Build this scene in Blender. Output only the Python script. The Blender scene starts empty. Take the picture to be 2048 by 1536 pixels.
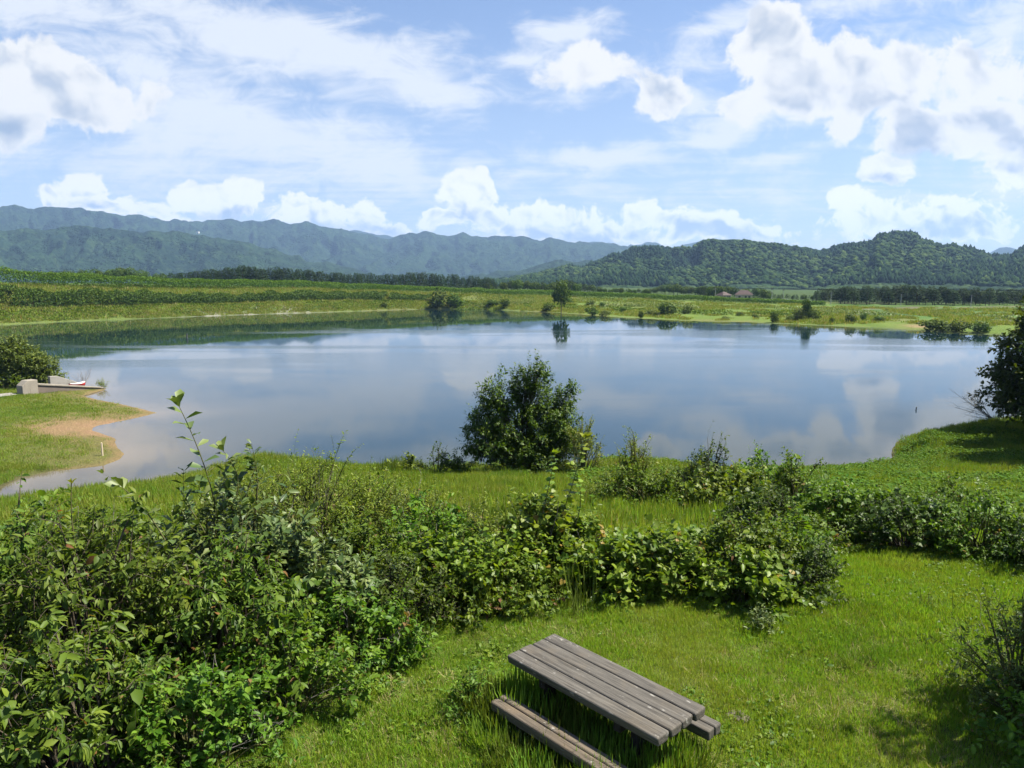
import bpy, bmesh, math, random
import numpy as np
from mathutils import Vector, Matrix

# ---------------------------------------------------------------- camera, light, sky
S = bpy.context.scene
COL = S.collection
CAM_Z = 4.3
WATER_Z = -8.7
F = 1460.0                                   # focal length in photo pixels (2048 wide)
PITCH = math.radians(7.99)
CP, SP = math.cos(PITCH), math.sin(PITCH)

cam_d = bpy.data.cameras.new('camera')
cam_d.sensor_width = 36.0
cam_d.lens = 36.0 * F / 2048.0
cam_d.clip_start = 0.1
cam_d.clip_end = 40000.0
cam = bpy.data.objects.new('camera', cam_d)
cam.location = (0, 0, CAM_Z)
cam.rotation_euler = (math.pi / 2 - PITCH, 0, 0)
COL.objects.link(cam)
S.camera = cam

SUN_EL = math.radians(56)
SUN_AZ = math.radians(82)                    # clockwise from +Y: the sun stands to the right
sun_dir = Vector((math.sin(SUN_AZ) * math.cos(SUN_EL), math.cos(SUN_AZ) * math.cos(SUN_EL), math.sin(SUN_EL)))
sd_ = bpy.data.lights.new('sun', 'SUN')
sd_.energy = 5.0
sd_.angle = math.radians(0.6)
sd_.color = (1.0, 0.94, 0.81)
sun = bpy.data.objects.new('sun', sd_)
sun.rotation_euler = sun_dir.to_track_quat('Z', 'Y').to_euler()
COL.objects.link(sun)

S.view_settings.view_transform = 'Standard'
S.view_settings.look = 'None'
S.view_settings.exposure = 1.5
S.view_settings.gamma = 1.0
try:
    S.render.engine = 'CYCLES'
    c = S.cycles
    c.max_bounces = 6; c.diffuse_bounces = 3; c.glossy_bounces = 3
    c.transmission_bounces = 4; c.volume_bounces = 0; c.transparent_max_bounces = 4
    c.use_adaptive_sampling = True; c.adaptive_threshold = 0.015
    c.use_denoising = True
    c.caustics_reflective = False; c.caustics_refractive = False
    c.sample_clamp_indirect = 5.0
except Exception:
    pass


class NT:
    """small helper round a node tree"""
    def __init__(self, tree):
        self.t = tree
    def n(self, typ, **kw):
        nd = self.t.nodes.new(typ)
        for k, v in kw.items():
            setattr(nd, k, v)
        return nd
    def put(self, sock, v):
        if isinstance(v, bpy.types.NodeSocket):
            self.t.links.new(v, sock)
        elif v is not None:
            sock.default_value = v
    def m(self, op, a, b=None, c=None, clamp=False):
        nd = self.n('ShaderNodeMath', operation=op, use_clamp=clamp)
        self.put(nd.inputs[0], a); self.put(nd.inputs[1], b)
        if c is not None: self.put(nd.inputs[2], c)
        return nd.outputs[0]
    def v(self, op, a, b=None, c=None):
        nd = self.n('ShaderNodeVectorMath', operation=op)
        self.put(nd.inputs[0], a)
        if op == 'SCALE': self.put(nd.inputs[3], b)
        else: self.put(nd.inputs[1], b)
        if c is not None: self.put(nd.inputs[2], c)
        return nd.outputs[1] if op in ('LENGTH', 'DOT_PRODUCT', 'DISTANCE') else nd.outputs[0]
    def noise(self, vec, scale, detail=3, rough=0.5, dist=0.0, dim='3D'):
        nd = self.n('ShaderNodeTexNoise', noise_dimensions=dim)
        self.put(nd.inputs['Vector'], vec)
        nd.inputs['Scale'].default_value = scale
        nd.inputs['Detail'].default_value = detail
        nd.inputs['Roughness'].default_value = rough
        nd.inputs['Distortion'].default_value = dist
        return nd
    def vor(self, vec, scale, detail=0, rough=0.5, feature='F1', dim='3D'):
        nd = self.n('ShaderNodeTexVoronoi', voronoi_dimensions=dim, feature=feature)
        self.put(nd.inputs['Vector'], vec)
        nd.inputs['Scale'].default_value = scale
        if 'Detail' in nd.inputs: nd.inputs['Detail'].default_value = detail
        if 'Roughness' in nd.inputs: nd.inputs['Roughness'].default_value = rough
        return nd
    def sstep(self, x, a, b, lo=0.0, hi=1.0):
        nd = self.n('ShaderNodeMapRange', interpolation_type='SMOOTHSTEP')
        self.put(nd.inputs[0], x)
        nd.inputs[1].default_value = a; nd.inputs[2].default_value = b
        nd.inputs[3].default_value = lo; nd.inputs[4].default_value = hi
        return nd.outputs[0]
    def mix(self, f, a, b, blend='MIX'):
        nd = self.n('ShaderNodeMix', data_type='RGBA', blend_type=blend)
        self.put(nd.inputs[0], f)
        self.put(nd.inputs[6], col4(a)); self.put(nd.inputs[7], col4(b))
        return nd.outputs[2]
    def ramp(self, f, stops):
        nd = self.n('ShaderNodeValToRGB')
        self.put(nd.inputs[0], f)
        e = nd.color_ramp.elements
        while len(e) < len(stops): e.new(0.5)
        for el, (p, cc) in zip(e, stops):
            el.position = p; el.color = col4(cc)
        return nd.outputs[0]


def col4(c):
    if isinstance(c, bpy.types.NodeSocket): return c
    return (c[0], c[1], c[2], 1.0) if len(c) == 3 else tuple(c)


def pq(u, v):
    """photo pixel -> slope of the view ray (x per metre forward, z per metre forward)"""
    yv = (v - 768.0) / F
    fwd = CP - SP * yv
    return ((u - 1024.0) / F / fwd, -(SP + CP * yv) / fwd)


world = bpy.data.worlds.new('World')
S.world = world
world.use_nodes = True
wt = NT(world.node_tree)
for nd in list(world.node_tree.nodes): world.node_tree.nodes.remove(nd)
sky = wt.n('ShaderNodeTexSky', sky_type='NISHITA')
sky.sun_disc = False
sky.sun_elevation = SUN_EL
sky.sun_rotation = SUN_AZ
sky.air_density = 1.0; sky.dust_density = 0.6; sky.ozone_density = 2.0
SKY_K = 0.145
gen = wt.n('ShaderNodeTexCoord').outputs['Generated']
sep = wt.n('ShaderNodeSeparateXYZ'); wt.put(sep.inputs[0], gen)
dx, dy, dz = sep.outputs
yy = wt.m('MAXIMUM', dy, 0.12)
pp = wt.m('DIVIDE', dx, yy); qq = wt.m('DIVIDE', wt.m('ABSOLUTE', dz), yy)
cmb = wt.n('ShaderNodeCombineXYZ'); wt.put(cmb.inputs[0], pp); wt.put(cmb.inputs[1], qq)
P = cmb.outputs[0]
# bent coordinates so that no cloud keeps an elliptical outline
w1 = wt.noise(P, 7.0, 4, 0.55)
warp = wt.v('SCALE', wt.v('SUBTRACT', w1.outputs['Color'], (0.5, 0.5, 0.5)), 0.085)
PW = wt.v('ADD', P, warp)


def field(blobs, vec, smooth=0.12):
    acc = None
    for b in blobs:
        u, v, ru, rv = b[:4]; w = b[4] if len(b) > 4 else 1.0
        if blobs is CUM and v > 360: ru, rv = ru * .82, rv * .8
        rot = b[5] if len(b) > 5 else 0.0
        mp = wt.n('ShaderNodeMapping', vector_type='TEXTURE')
        # chained on the running field, so that the tree is evaluated one cloud after another
        wt.put(mp.inputs[0], vec if acc is None else wt.v('MULTIPLY_ADD', acc, (1e-7, 1e-7, 1e-7), vec))
        cx, cy = pq(u, v)
        mp.inputs[1].default_value = (cx, cy, 0)
        mp.inputs[2].default_value = (0, 0, -math.radians(rot))
        mp.inputs[3].default_value = (ru / F, rv / F, 1)
        ln = wt.v('LENGTH', mp.outputs[0])
        f = wt.m('MULTIPLY_ADD', ln, -w, w)
        if acc is None: acc = f
        else: acc = wt.m('SMOOTH_MAX', acc, f, smooth)
    return wt.m('MAXIMUM', acc, -1.0)


CUM = [(40, 150, 125, 88), (120, 185, 120, 75), (195, 205, 75, 52), (10, 235, 120, 60), (300, 190, 42, 42, .55),
       (170, 378, 66, 54, 1.2), (105, 392, 40, 28, .8), (370, 385, 40, 34, .9), (445, 392, 92, 42, 1.15), (260, 420, 200, 30, .6),
       (590, 405, 70, 34, .8), (640, 430, 110, 42, .8), (735, 425, 45, 38, .9), (700, 455, 170, 32, .7),
       (935, 396, 66, 58, 1.35), (890, 440, 60, 24, .8), (985, 425, 50, 30, .8), (1120, 450, 240, 44, .75), (1283, 432, 36, 34, .9),
       (1090, 425, 50, 24, .8), (1420, 455, 180, 42, .75), (1700, 402, 56, 32, .9), (1830, 440, 240, 50, .7), (1960, 470, 90, 30, .7),
       (1545, 100, 85, 80), (1590, 170, 120, 75), (1700, 165, 130, 70), (1785, 160, 95, 65), (1500, 205, 60, 42, .7),
       (1310, 185, 62, 62, .75), (1170, 130, 80, 44, .55),
       (1870, 265, 150, 56, .8), (1945, 245, 120, 66, .75), (2050, 300, 110, 90), (1690, 250, 60, 40, .6),
       (1780, 348, 62, 32, .8), (1965, 130, 110, 70, .5), (1040, 440, 110, 40, .7)]
SHEET = [(1375, 195, 120, 45, .9, 5), (1165, 125, 130, 70, 1.0, 5), (1130, 55, 100, 36, .8, -8), (1050, 122, 70, 22, .7, 0), (1450, 266, 150, 30, .9, -5),
         (560, 70, 470, 95, 1, 14), (840, 160, 140, 60, 1, 20), (480, 265, 470, 100, .9, 12), (720, 335, 270, 75, .8, 10), (90, 10, 300, 60, .8, 5),
         (300, 130, 260, 60, .6, 15), (1200, 325, 190, 40, .8, 0), (1560, 322, 120, 22, .6, -5), (1060, 358, 90, 20, .5, 0),
         (1650, 25, 250, 38, .55, -10), (1450, 30, 90, 30, .6, -12), (1370, 110, 90, 40, .4, -12), (2000, 40, 130, 60, .6, -10),
         (1450, 240, 180, 40, .6, 0), (560, 420, 700, 50, .1, 0), (1500, 385, 420, 40, .35, 0), (1950, 395, 260, 60, .3, 0), (1900, 180, 220, 150, .35, 0),
         (330, 330, 400, 70, .5, 5), (1100, 485, 1500, 22, .2, 0)]
GREY = [(20, 258, 150, 40, .75), (150, 240, 110, 30, .5), (1830, 320, 170, 44, .65), (1980, 345, 150, 40, .65), (1600, 215, 120, 30, .45), (1780, 215, 110, 30, .4),
        (1790, 372, 80, 30, .8), (1880, 235, 120, 40, .5), (700, 462, 320, 34, 1.0), (1150, 470, 340, 36, 1.1), (450, 418, 130, 28, 1.0), (170, 408, 100, 24, .9), (940, 432, 90, 26, .9), (1850, 468, 260, 44, .9), (1420, 465, 200, 34, .9), (1330, 230, 70, 26, .4)]

lift = (0.010, 0.014, 0.0)
def puff(vec):
    a = wt.vor(vec, 15.0, 3, 0.55, 'SMOOTH_F1', '2D')
    a.inputs['Smoothness'].default_value = 0.35
    if hasattr(a, 'normalize'): a.normalize = True
    b = wt.noise(vec, 22.0, 7, 0.66)
    return wt.m('MULTIPLY_ADD', b.outputs[0], 0.75, wt.m('MULTIPLY', a.outputs['Distance'], -0.75))
PN = wt.v('MULTIPLY', PW, (2.3, 2.9, 1.0))
lowk = wt.sstep(qq, .20, .09)
def mix1(a, b): return wt.m('MULTIPLY_ADD', wt.m('SUBTRACT', b, a), lowk, a)
n_a = mix1(puff(PW), puff(PN))
def soft(vec): return wt.noise(vec, 15.0, 3, 0.5).outputs[0]
r_a = mix1(soft(PW), soft(PN)); r_b = mix1(soft(wt.v('ADD', PW, (.016, .024, 0.))), soft(wt.v('ADD', PN, (.016, .024, 0.))))
fc = field(CUM, PW)
dens = wt.m('ADD', fc, wt.m('MULTIPLY_ADD', n_a, 1.3, -0.17))
a_cum = wt.sstep(dens, -0.03, 0.20)
# relief: brighter where the cloud thins out towards the sun
rel = wt.m('MULTIPLY_ADD', wt.m('SUBTRACT', r_a, r_b), 2.6, 0.62, clamp=True)
gy = wt.sstep(field(GREY, PW, 0.2), 0.0, 0.85)
lum = wt.m('SUBTRACT', wt.m('MULTIPLY_ADD', rel, 0.40, 0.68), wt.m('MULTIPLY', gy, 0.36))
lum = wt.m('ADD', lum, wt.sstep(dens, 0.55, 0.05, -0.06, 0.08))
lum = wt.m('ADD', lum, wt.m('MULTIPLY', lowk, .04))
a_cum = wt.m('MULTIPLY', a_cum, wt.m('MULTIPLY_ADD', lowk, -.04, 1.0))
c_cum = wt.mix(wt.sstep(lum, 0.45, 0.95), (0.40, 0.50, 0.66), (0.985, 0.98, 0.965))
# high thin sheet, on a flat layer seen in perspective
zz = wt.m('MAXIMUM', wt.m('ABSOLUTE', dz), 0.05)
cm2 = wt.n('ShaderNodeCombineXYZ'); wt.put(cm2.inputs[0], wt.m('DIVIDE', dx, zz)); wt.put(cm2.inputs[1], wt.m('DIVIDE', dy, zz))
mp2 = wt.n('ShaderNodeMapping'); wt.put(mp2.inputs[0], cm2.outputs[0])
mp2.inputs[2].default_value = (0, 0, math.radians(28)); mp2.inputs[3].default_value = (0.55, 1.5, 1)
n_s = wt.noise(mp2.outputs[0], 1.5, 7, 0.58, 0.5)
n_s2 = wt.noise(wt.v('MULTIPLY', P, (1.0, 2.0, 1.0)), 13.0, 8, 0.68, 0.7)
fs = field(SHEET, PW, 0.3)
ds = wt.m('ADD', fs, wt.m('ADD', wt.m('MULTIPLY_ADD', n_s.outputs[0], 1.0, -0.5), wt.m('MULTIPLY_ADD', n_s2.outputs[0], 1.7, -0.85)))
a_sh = wt.sstep(ds, -0.14, 0.68, 0.0, 0.90)
# elsewhere in the sky (behind the viewer) an even scatter of the same clouds
back = wt.sstep(dy, 0.30, 0.12)
n_back = wt.noise(gen, 3.0, 6, 0.6)
a_bk = wt.m('MULTIPLY', wt.sstep(n_back.outputs[0], 0.56, 0.72), back)
front = wt.m('SUBTRACT', 1.0, back)
a_cum = wt.m('MULTIPLY', a_cum, front); a_sh = wt.m('MAXIMUM', wt.m('MULTIPLY', a_sh, front), a_bk)
skyc = wt.v('MULTIPLY', wt.v('SCALE', sky.outputs[0], SKY_K), (0.93, 1.0, 1.13))
# pale summer air low in the sky
skyc = wt.mix(wt.sstep(qq, 0.42, 0.0, 0.10, 0.55), skyc, (0.63, 0.73, 0.91))
c1 = wt.mix(a_sh, skyc, (0.90, 0.94, 1.0))
c2 = wt.mix(a_cum, c1, wt.v('SCALE', c_cum, wt.m('MULTIPLY_ADD', lowk, .20, 1.0)))
bg = wt.n('ShaderNodeBackground'); wt.put(bg.inputs[0], c2); bg.inputs[1].default_value = 0.355
wo = wt.n('ShaderNodeOutputWorld'); wt.put(wo.inputs[0], bg.outputs[0])
try: world.cycles.sample_map_resolution = 512; world.cycles.sampling_method = 'MANUAL'
except Exception: pass

# ---------------------------------------------------------------- helpers
def tag(o, label=None, cat=None, group=None, kind=None):
    if label: o['label'] = label
    if cat: o['category'] = cat
    if group: o['group'] = group
    if kind: o['kind'] = kind
    return o

def empty(name, loc=(0, 0, 0), rz=0.0):
    o = bpy.data.objects.new(name, None)
    o.empty_display_size = 0.2
    o.location = loc; o.rotation_euler = (0, 0, rz)
    COL.objects.link(o)
    return o

def mesh_obj(name, V, faces, mat, parent=None, attrs=None, smooth=False, cols=None):
    """faces: list of integer arrays (n,3) or (n,4)"""
    V = np.asarray(V, dtype=np.float32)
    me = bpy.data.meshes.new(name)
    me.vertices.add(len(V)); me.vertices.foreach_set('co', V.ravel())
    faces = [np.asarray(f, dtype=np.int32) for f in faces if len(f)]
    nl = sum(f.size for f in faces); npoly = sum(len(f) for f in faces)
    me.loops.add(nl); me.polygons.add(npoly)
    me.loops.foreach_set('vertex_index', np.concatenate([f.ravel() for f in faces]))
    tot = np.concatenate([np.full(len(f), f.shape[1], dtype=np.int32) for f in faces])
    st = np.concatenate([[0], np.cumsum(tot)[:-1]]).astype(np.int32)
    me.polygons.foreach_set('loop_start', st)
    if smooth: me.polygons.foreach_set('use_smooth', np.ones(npoly, dtype=bool))
    if attrs:
        for k, a in attrs.items():
            at = me.attributes.new(k, 'FLOAT', 'POINT'); at.data.foreach_set('value', np.asarray(a, dtype=np.float32))
    if cols is not None:
        at = me.attributes.new('tint', 'FLOAT_COLOR', 'POINT')
        at.data.foreach_set('color', np.concatenate([cols, np.ones((len(cols), 1))], 1).astype(np.float32).ravel())
    me.update(calc_edges=True)
    if mat: me.materials.append(mat)
    o = bpy.data.objects.new(name, me)
    COL.objects.link(o)
    if parent: o.parent = parent
    return o

def copy_tree(root, loc, rz=0.0, sc=(1, 1, 1), label=None, group=None):
    r = root.copy(); COL.objects.link(r)
    r.location = loc; r.rotation_euler = (0, 0, rz); r.scale = sc
    if label: r['label'] = label
    if group: r['group'] = group
    for ch in root.children:
        k = ch.copy(); COL.objects.link(k); k.parent = r
        for g in ch.children:
            d = g.copy(); COL.objects.link(d); d.parent = k
    return r

def unit(a):
    return a / np.maximum(np.linalg.norm(a, axis=-1, keepdims=True), 1e-9)

def hash2(ix, iy, seed=0):
    h = (ix.astype(np.int64) * 374761393 + iy.astype(np.int64) * 668265263 + seed * 1442695041) & 0xffffffff
    h = ((h ^ (h >> 13)) * 1274126177) & 0xffffffff
    return ((h ^ (h >> 16)) & 0xffff) / 65535.0

def vnoise(x, y, seed=0):
    ix, iy = np.floor(x), np.floor(y)
    fx, fy = x - ix, y - iy
    fx = fx * fx * (3 - 2 * fx); fy = fy * fy * (3 - 2 * fy)
    a, b = hash2(ix, iy, seed), hash2(ix + 1, iy, seed)
    c_, d = hash2(ix, iy + 1, seed), hash2(ix + 1, iy + 1, seed)
    return (a * (1 - fx) + b * fx) * (1 - fy) + (c_ * (1 - fx) + d * fx) * fy

def fbm(x, y, octs=4, seed=0, gain=0.5):
    s = 0; a = 1; t = 0
    for k in range(octs):
        s = s + a * vnoise(x * 2 ** k + 17.3 * k, y * 2 ** k - 9.1 * k, seed + k); t += a; a *= gain
    return s / t

def sst(x, a, b):
    t = np.clip((x - a) / (b - a), 0, 1)
    return t * t * (3 - 2 * t)

# ---------------------------------------------------------------- materials
def new_mat(name):
    m = bpy.data.materials.new(name); m.use_nodes = True
    t = m.node_tree
    for nd in list(t.nodes): t.nodes.remove(nd)
    k = NT(t)
    out = k.n('ShaderNodeOutputMaterial')
    return m, k, out

def principled(k, base, rough=0.6, spec=0.3, normal=None, metal=0.0):
    p = k.n('ShaderNodeBsdfPrincipled')
    k.put(p.inputs['Base Color'], col4(base)); k.put(p.inputs['Roughness'], rough)
    p.inputs['Specular IOR Level'].default_value = spec
    p.inputs['Metallic'].default_value = metal
    if normal is not None: k.put(p.inputs['Normal'], normal)
    return p

def bump(k, h, strength=0.5, dist=0.05):
    b = k.n('ShaderNodeBump'); b.inputs['Strength'].default_value = strength; b.inputs['Distance'].default_value = dist
    k.put(b.inputs['Height'], h)
    return b.outputs[0]

def leaf_mat(name, dark, mid, light, young, trans=0.35, rough=0.42, spec=0.45, dead=None, blade=False):
    m, k, out = new_mat(name)
    r = k.n('ShaderNodeAttribute', attribute_name='rnd').outputs['Fac']
    tip = k.n('ShaderNodeAttribute', attribute_name='tip').outputs['Fac']
    oi = k.n('ShaderNodeObjectInfo').outputs['Random']
    stops = [(0.0, dark), (0.45, mid), (0.9, light)]
    if dead: stops = [(0.0, dead), (0.02, dead), (0.028, dark), (0.45, mid), (0.9, light)]
    c = k.ramp(r, stops)
    c = k.mix(k.m('MULTIPLY', tip, 0.75), c, young)
    if blade:
        pa = k.n('ShaderNodeAttribute', attribute_name='patch', attribute_type='INSTANCER').outputs['Fac']
        c = k.mix(k.sstep(pa, .52, .74, 0, .40), c, (.22, .225, .050))
        c = k.mix(k.sstep(pa, .46, .28, 0, .5), c, (.070, .140, .018))
    hv = k.n('ShaderNodeHueSaturation')
    k.put(hv.inputs['Hue'], k.m('MULTIPLY_ADD', oi, 0.035, 0.483))
    k.put(hv.inputs['Value'], k.m('MULTIPLY_ADD', oi, 0.30, 0.85))
    k.put(hv.inputs['Color'], c)
    c = hv.outputs[0]
    p = principled(k, c, rough + .08, spec * .45)
    tr = k.n('ShaderNodeBsdfTranslucent')
    k.put(tr.inputs[0], k.v('MULTIPLY', c, (1.6, 1.6, 0.55)))
    mx = k.n('ShaderNodeMixShader'); mx.inputs[0].default_value = trans
    k.put(mx.inputs[1], p.outputs[0]); k.put(mx.inputs[2], tr.outputs[0])
    k.put(out.inputs[0], mx.outputs[0])
    return m

M = {}
M['cherry'] = leaf_mat('cherry_leaf', (0.025, 0.054, 0.007), (0.064, 0.108, 0.011), (0.119, 0.168, 0.018), (0.193, 0.215, 0.026), dead=(.16, .08, .03))
M['glauc'] = leaf_mat('grey_green_leaf', (0.031, 0.060, 0.018), (0.073, 0.110, 0.029), (0.138, 0.165, 0.054), (0.134, 0.169, 0.042), 0.2, 0.38, 0.6)
M['fine'] = leaf_mat('fine_leaf', (0.038, 0.073, 0.009), (0.102, 0.144, 0.014), (0.173, 0.207, 0.022), (0.223, 0.233, 0.029), dead=(.17, .12, .05))
M['mix'] = leaf_mat('shrub_leaf', (0.025, 0.062, 0.006), (0.067, 0.129, 0.011), (0.124, 0.190, 0.016), (0.168, 0.215, 0.020), dead=(.15, .09, .035))
M['vine'] = leaf_mat('vine_leaf', (0.033, 0.079, 0.008), (0.086, 0.149, 0.013), (0.162, 0.223, 0.021), (0.229, 0.257, 0.026), 0.35, 0.38, 0.5, dead=(.22, .16, .03))
M['dark'] = leaf_mat('dark_leaf', (0.017, 0.039, 0.006), (0.040, 0.072, 0.009), (0.069, 0.109, 0.013), (0.103, 0.137, 0.014), 0.28)
M['tree'] = leaf_mat('tree_leaf', (0.018, 0.043, 0.007), (0.045, 0.079, 0.009), (0.079, 0.119, 0.012), (0.133, 0.156, 0.017), 0.28)
M['willow'] = leaf_mat('willow_leaf', (0.032, 0.060, 0.014), (0.080, 0.111, 0.020), (0.131, 0.161, 0.033), (0.172, 0.190, 0.037), 0.3)
M['cedar'] = leaf_mat('cedar_needles', (0.010, 0.022, 0.005), (0.017, 0.035, 0.007), (0.028, 0.052, 0.009), (0.038, 0.062, 0.011), 0.12, 0.6, 0.2)
M['broad'] = leaf_mat('far_leaf', (0.018, 0.039, 0.007), (0.040, 0.072, 0.009), (0.072, 0.110, 0.014), (0.091, 0.125, 0.015), 0.2, 0.55, 0.25)
M['hedge'] = leaf_mat('hedge_leaf', (0.036, 0.083, 0.008), (0.063, 0.131, 0.012), (0.107, 0.178, 0.016), (0.150, 0.206, 0.022), 0.22, 0.55, 0.2)
M['grass'] = leaf_mat('grass_blade', (0.080, 0.158, 0.013), (0.134, 0.234, 0.020), (0.204, 0.296, 0.031), (0.198, 0.248, 0.036), 0.35, 0.5, 0.3, dead=(.26, .20, .09), blade=True)
M['rough'] = leaf_mat('rough_grass', (0.067, 0.125, 0.011), (0.115, 0.183, 0.016), (0.172, 0.231, 0.027), (0.176, 0.194, 0.033), 0.35, 0.55, 0.25, dead=(.24, .19, .09), blade=True)
M['bank'] = leaf_mat('bank_grass_blade', (0.092, 0.138, 0.014), (0.131, 0.180, 0.020), (0.176, 0.211, 0.028), (0.191, 0.214, 0.038), 0.3, 0.6, 0.2, dead=(.27, .22, .11))
M['cover'] = leaf_mat('creeper_leaf', (0.025, 0.058, 0.007), (0.044, 0.092, 0.009), (0.070, 0.123, 0.013), (0.088, 0.141, 0.016), 0.2, 0.65, 0.12)
M['straw'] = leaf_mat('dry_blade', (.20, .17, .07), (.27, .23, .11), (.33, .29, .15), (.30, .27, .12), 0.2, 0.7, 0.1)
M['reed'] = leaf_mat('reed_blade', (0.046, 0.077, 0.009), (0.069, 0.107, 0.013), (0.096, 0.130, 0.019), (0.115, 0.142, 0.024), 0.3, 0.5, 0.3)

def bark_mat(name, a, b, scale=20):
    m, k, out = new_mat(name)
    tc = k.n('ShaderNodeTexCoord').outputs['Object']
    n = k.noise(tc, scale, 5, 0.6)
    p = principled(k, k.ramp(n.outputs[0], [(0.3, a), (0.7, b)]), 0.85, 0.15, bump(k, n.outputs[0], 0.6, 0.02))
    k.put(out.inputs[0], p.outputs[0]); return m
M['bark'] = bark_mat('bark', (.035, .028, .02), (.11, .09, .065))
M['stem'] = bark_mat('green_stem', (.05, .06, .02), (.11, .10, .04))
M['dead'] = bark_mat('dead_twig', (.12, .11, .10), (.22, .20, .18))

def wood_mat(name, tone):
    m, k, out = new_mat(name)
    tc = k.n('ShaderNodeTexCoord').outputs['Object']
    oi = k.n('ShaderNodeAttribute', attribute_name='rnd').outputs['Fac']
    off = k.n('ShaderNodeCombineXYZ'); k.put(off.inputs[0], k.m('MULTIPLY', oi, 13.0)); k.put(off.inputs[1], k.m('MULTIPLY', oi, 7.0))
    pos = k.v('ADD', tc, off.outputs[0])
    st = k.v('MULTIPLY', pos, (1.6, 26.0, 26.0))
    g1 = k.noise(st, 1.0, 6, 0.65, 0.6)
    st2 = k.v('MULTIPLY', pos, (3.0, 120.0, 120.0))
    g2 = k.noise(st2, 1.0, 4, 0.6, 0.2)
    blot = k.noise(pos, 3.2, 4, 0.6)
    c = k.ramp(g1.outputs[0], [(0.25, [t * .34 for t in tone]), (0.5, tone), (0.75, [t * 1.6 for t in tone])])
    c = k.mix(k.sstep(g2.outputs[0], 0.50, 0.66, 0, .9), c, [t * .33 for t in tone])
    c = k.mix(k.sstep(blot.outputs[0], .45, .75, 0, .6), c, (tone[0] * 1.3, tone[1] * 1.18, tone[2] * 1.0))
    # pale lichen and droppings, in short strokes round the old knots
    vk = k.vor(k.v('MULTIPLY', pos, (2.3, 6.0, 6.0)), 1.0)
    ring = k.m('MULTIPLY', k.sstep(vk.outputs['Distance'], .06, .10), k.sstep(vk.outputs['Distance'], .20, .13))
    wn = k.noise(pos, 17.0, 4, 0.6)
    wmask = k.m('MULTIPLY', k.m('MULTIPLY', ring, k.sstep(wn.outputs[0], .46, .62)), 0.6)
    spk = k.m('MULTIPLY', k.sstep(k.noise(k.v('MULTIPLY', pos, (9., 24., 24.)), 1.0, 3, .55).outputs[0], .64, .74), .6)
    c = k.mix(k.m('MAXIMUM', wmask, spk), c, (.30, .285, .26))
    c = k.mix(k.sstep(vk.outputs['Distance'], .055, .02, 0, .8), c, (.03, .022, .015))
    hgt = k.m('ADD', k.m('MULTIPLY', g1.outputs[0], .6), k.m('MULTIPLY', g2.outputs[0], -.5))
    p = principled(k, c, 0.78, 0.25, bump(k, hgt, 0.9, 0.006))
    k.put(out.inputs[0], p.outputs[0]); return m
M['wood'] = wood_mat('weathered_wood', (.080, .073, .063))
M['wood2'] = wood_mat('worn_seat_wood', (.098, .080, .060))
M['wood_dark'] = bark_mat('shade_darkened_old_wood', (.012, .010, .008), (.035, .029, .022), 14)  # dark old wood, its colour deepened further to carry the shade under the table

def concrete_mat(name, tone, stain=(.10, .08, .06)):
    m, k, out = new_mat(name)
    tc = k.n('ShaderNodeTexCoord').outputs['Object']
    a = k.noise(tc, 1.3, 5, 0.65); b = k.noise(k.v('MULTIPLY', tc, (5., 5., .8)), 1.0, 4, 0.6); d = k.noise(tc, 40, 3, 0.6)
    c = k.mix(k.sstep(a.outputs[0], .4, .7, 0, .5), tone, [t * .68 for t in tone])
    c = k.mix(k.sstep(b.outputs[0], .52, .75, 0, .55), c, stain)
    p = principled(k, c, 0.85, 0.2, bump(k, d.outputs[0], 0.3, 0.01))
    k.put(out.inputs[0], p.outputs[0]); return m
M['concrete'] = concrete_mat('weathered_concrete', (.235, .21, .175))
M['concrete_dark'] = concrete_mat('dark_brown_concrete', (.135, .11, .092))  # darker, browner base than the coping, with the same blotches mixed in
M['concrete_pale'] = concrete_mat('pale_concrete', (.22, .21, .19), (.3, .27, .22))

def plain_mat(name, c, rough=0.6, spec=0.3, var=0.15, scale=3.0):
    m, k, out = new_mat(name)
    tc = k.n('ShaderNodeTexCoord').outputs['Object']
    n = k.noise(tc, scale, 4, 0.6)
    cc = k.mix(k.sstep(n.outputs[0], .3, .7), [x * (1 - var) for x in c], [x * (1 + var) for x in c])
    p = principled(k, cc, rough, spec); k.put(out.inputs[0], p.outputs[0]); return m
M['red'] = plain_mat('red_paint', (.55, .025, .04), 0.4, 0.4)
M['white'] = plain_mat('white_paint', (.72, .70, .66))
M['teal'] = plain_mat('teal_paint', (.10, .36, .33))
M['roof_red'] = plain_mat('red_roof', (.052, .034, .031), .7, .2, .25, 1.5)
M['wall_pale'] = plain_mat('pale_wall', (.34, .30, .26))
M['glass'] = plain_mat('window_glass', (.03, .035, .04), .15, .5)
M['pole'] = plain_mat('pole_concrete', (.34, .33, .31))
M['steel'] = plain_mat('dark_steel', (.06, .06, .06), .5, .4)
M['stake'] = plain_mat('bleached_wood', (.46, .38, .28))
M['soil'] = plain_mat('bare_soil', (.10, .085, .065), .95, .1, .5, 30)

# ---------------------------------------------------------------- the lie of the land
def on_water(u, v):
    p, q = pq(u, v)
    y = -(CAM_Z - WATER_Z) / q
    return (p * y, y)

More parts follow.
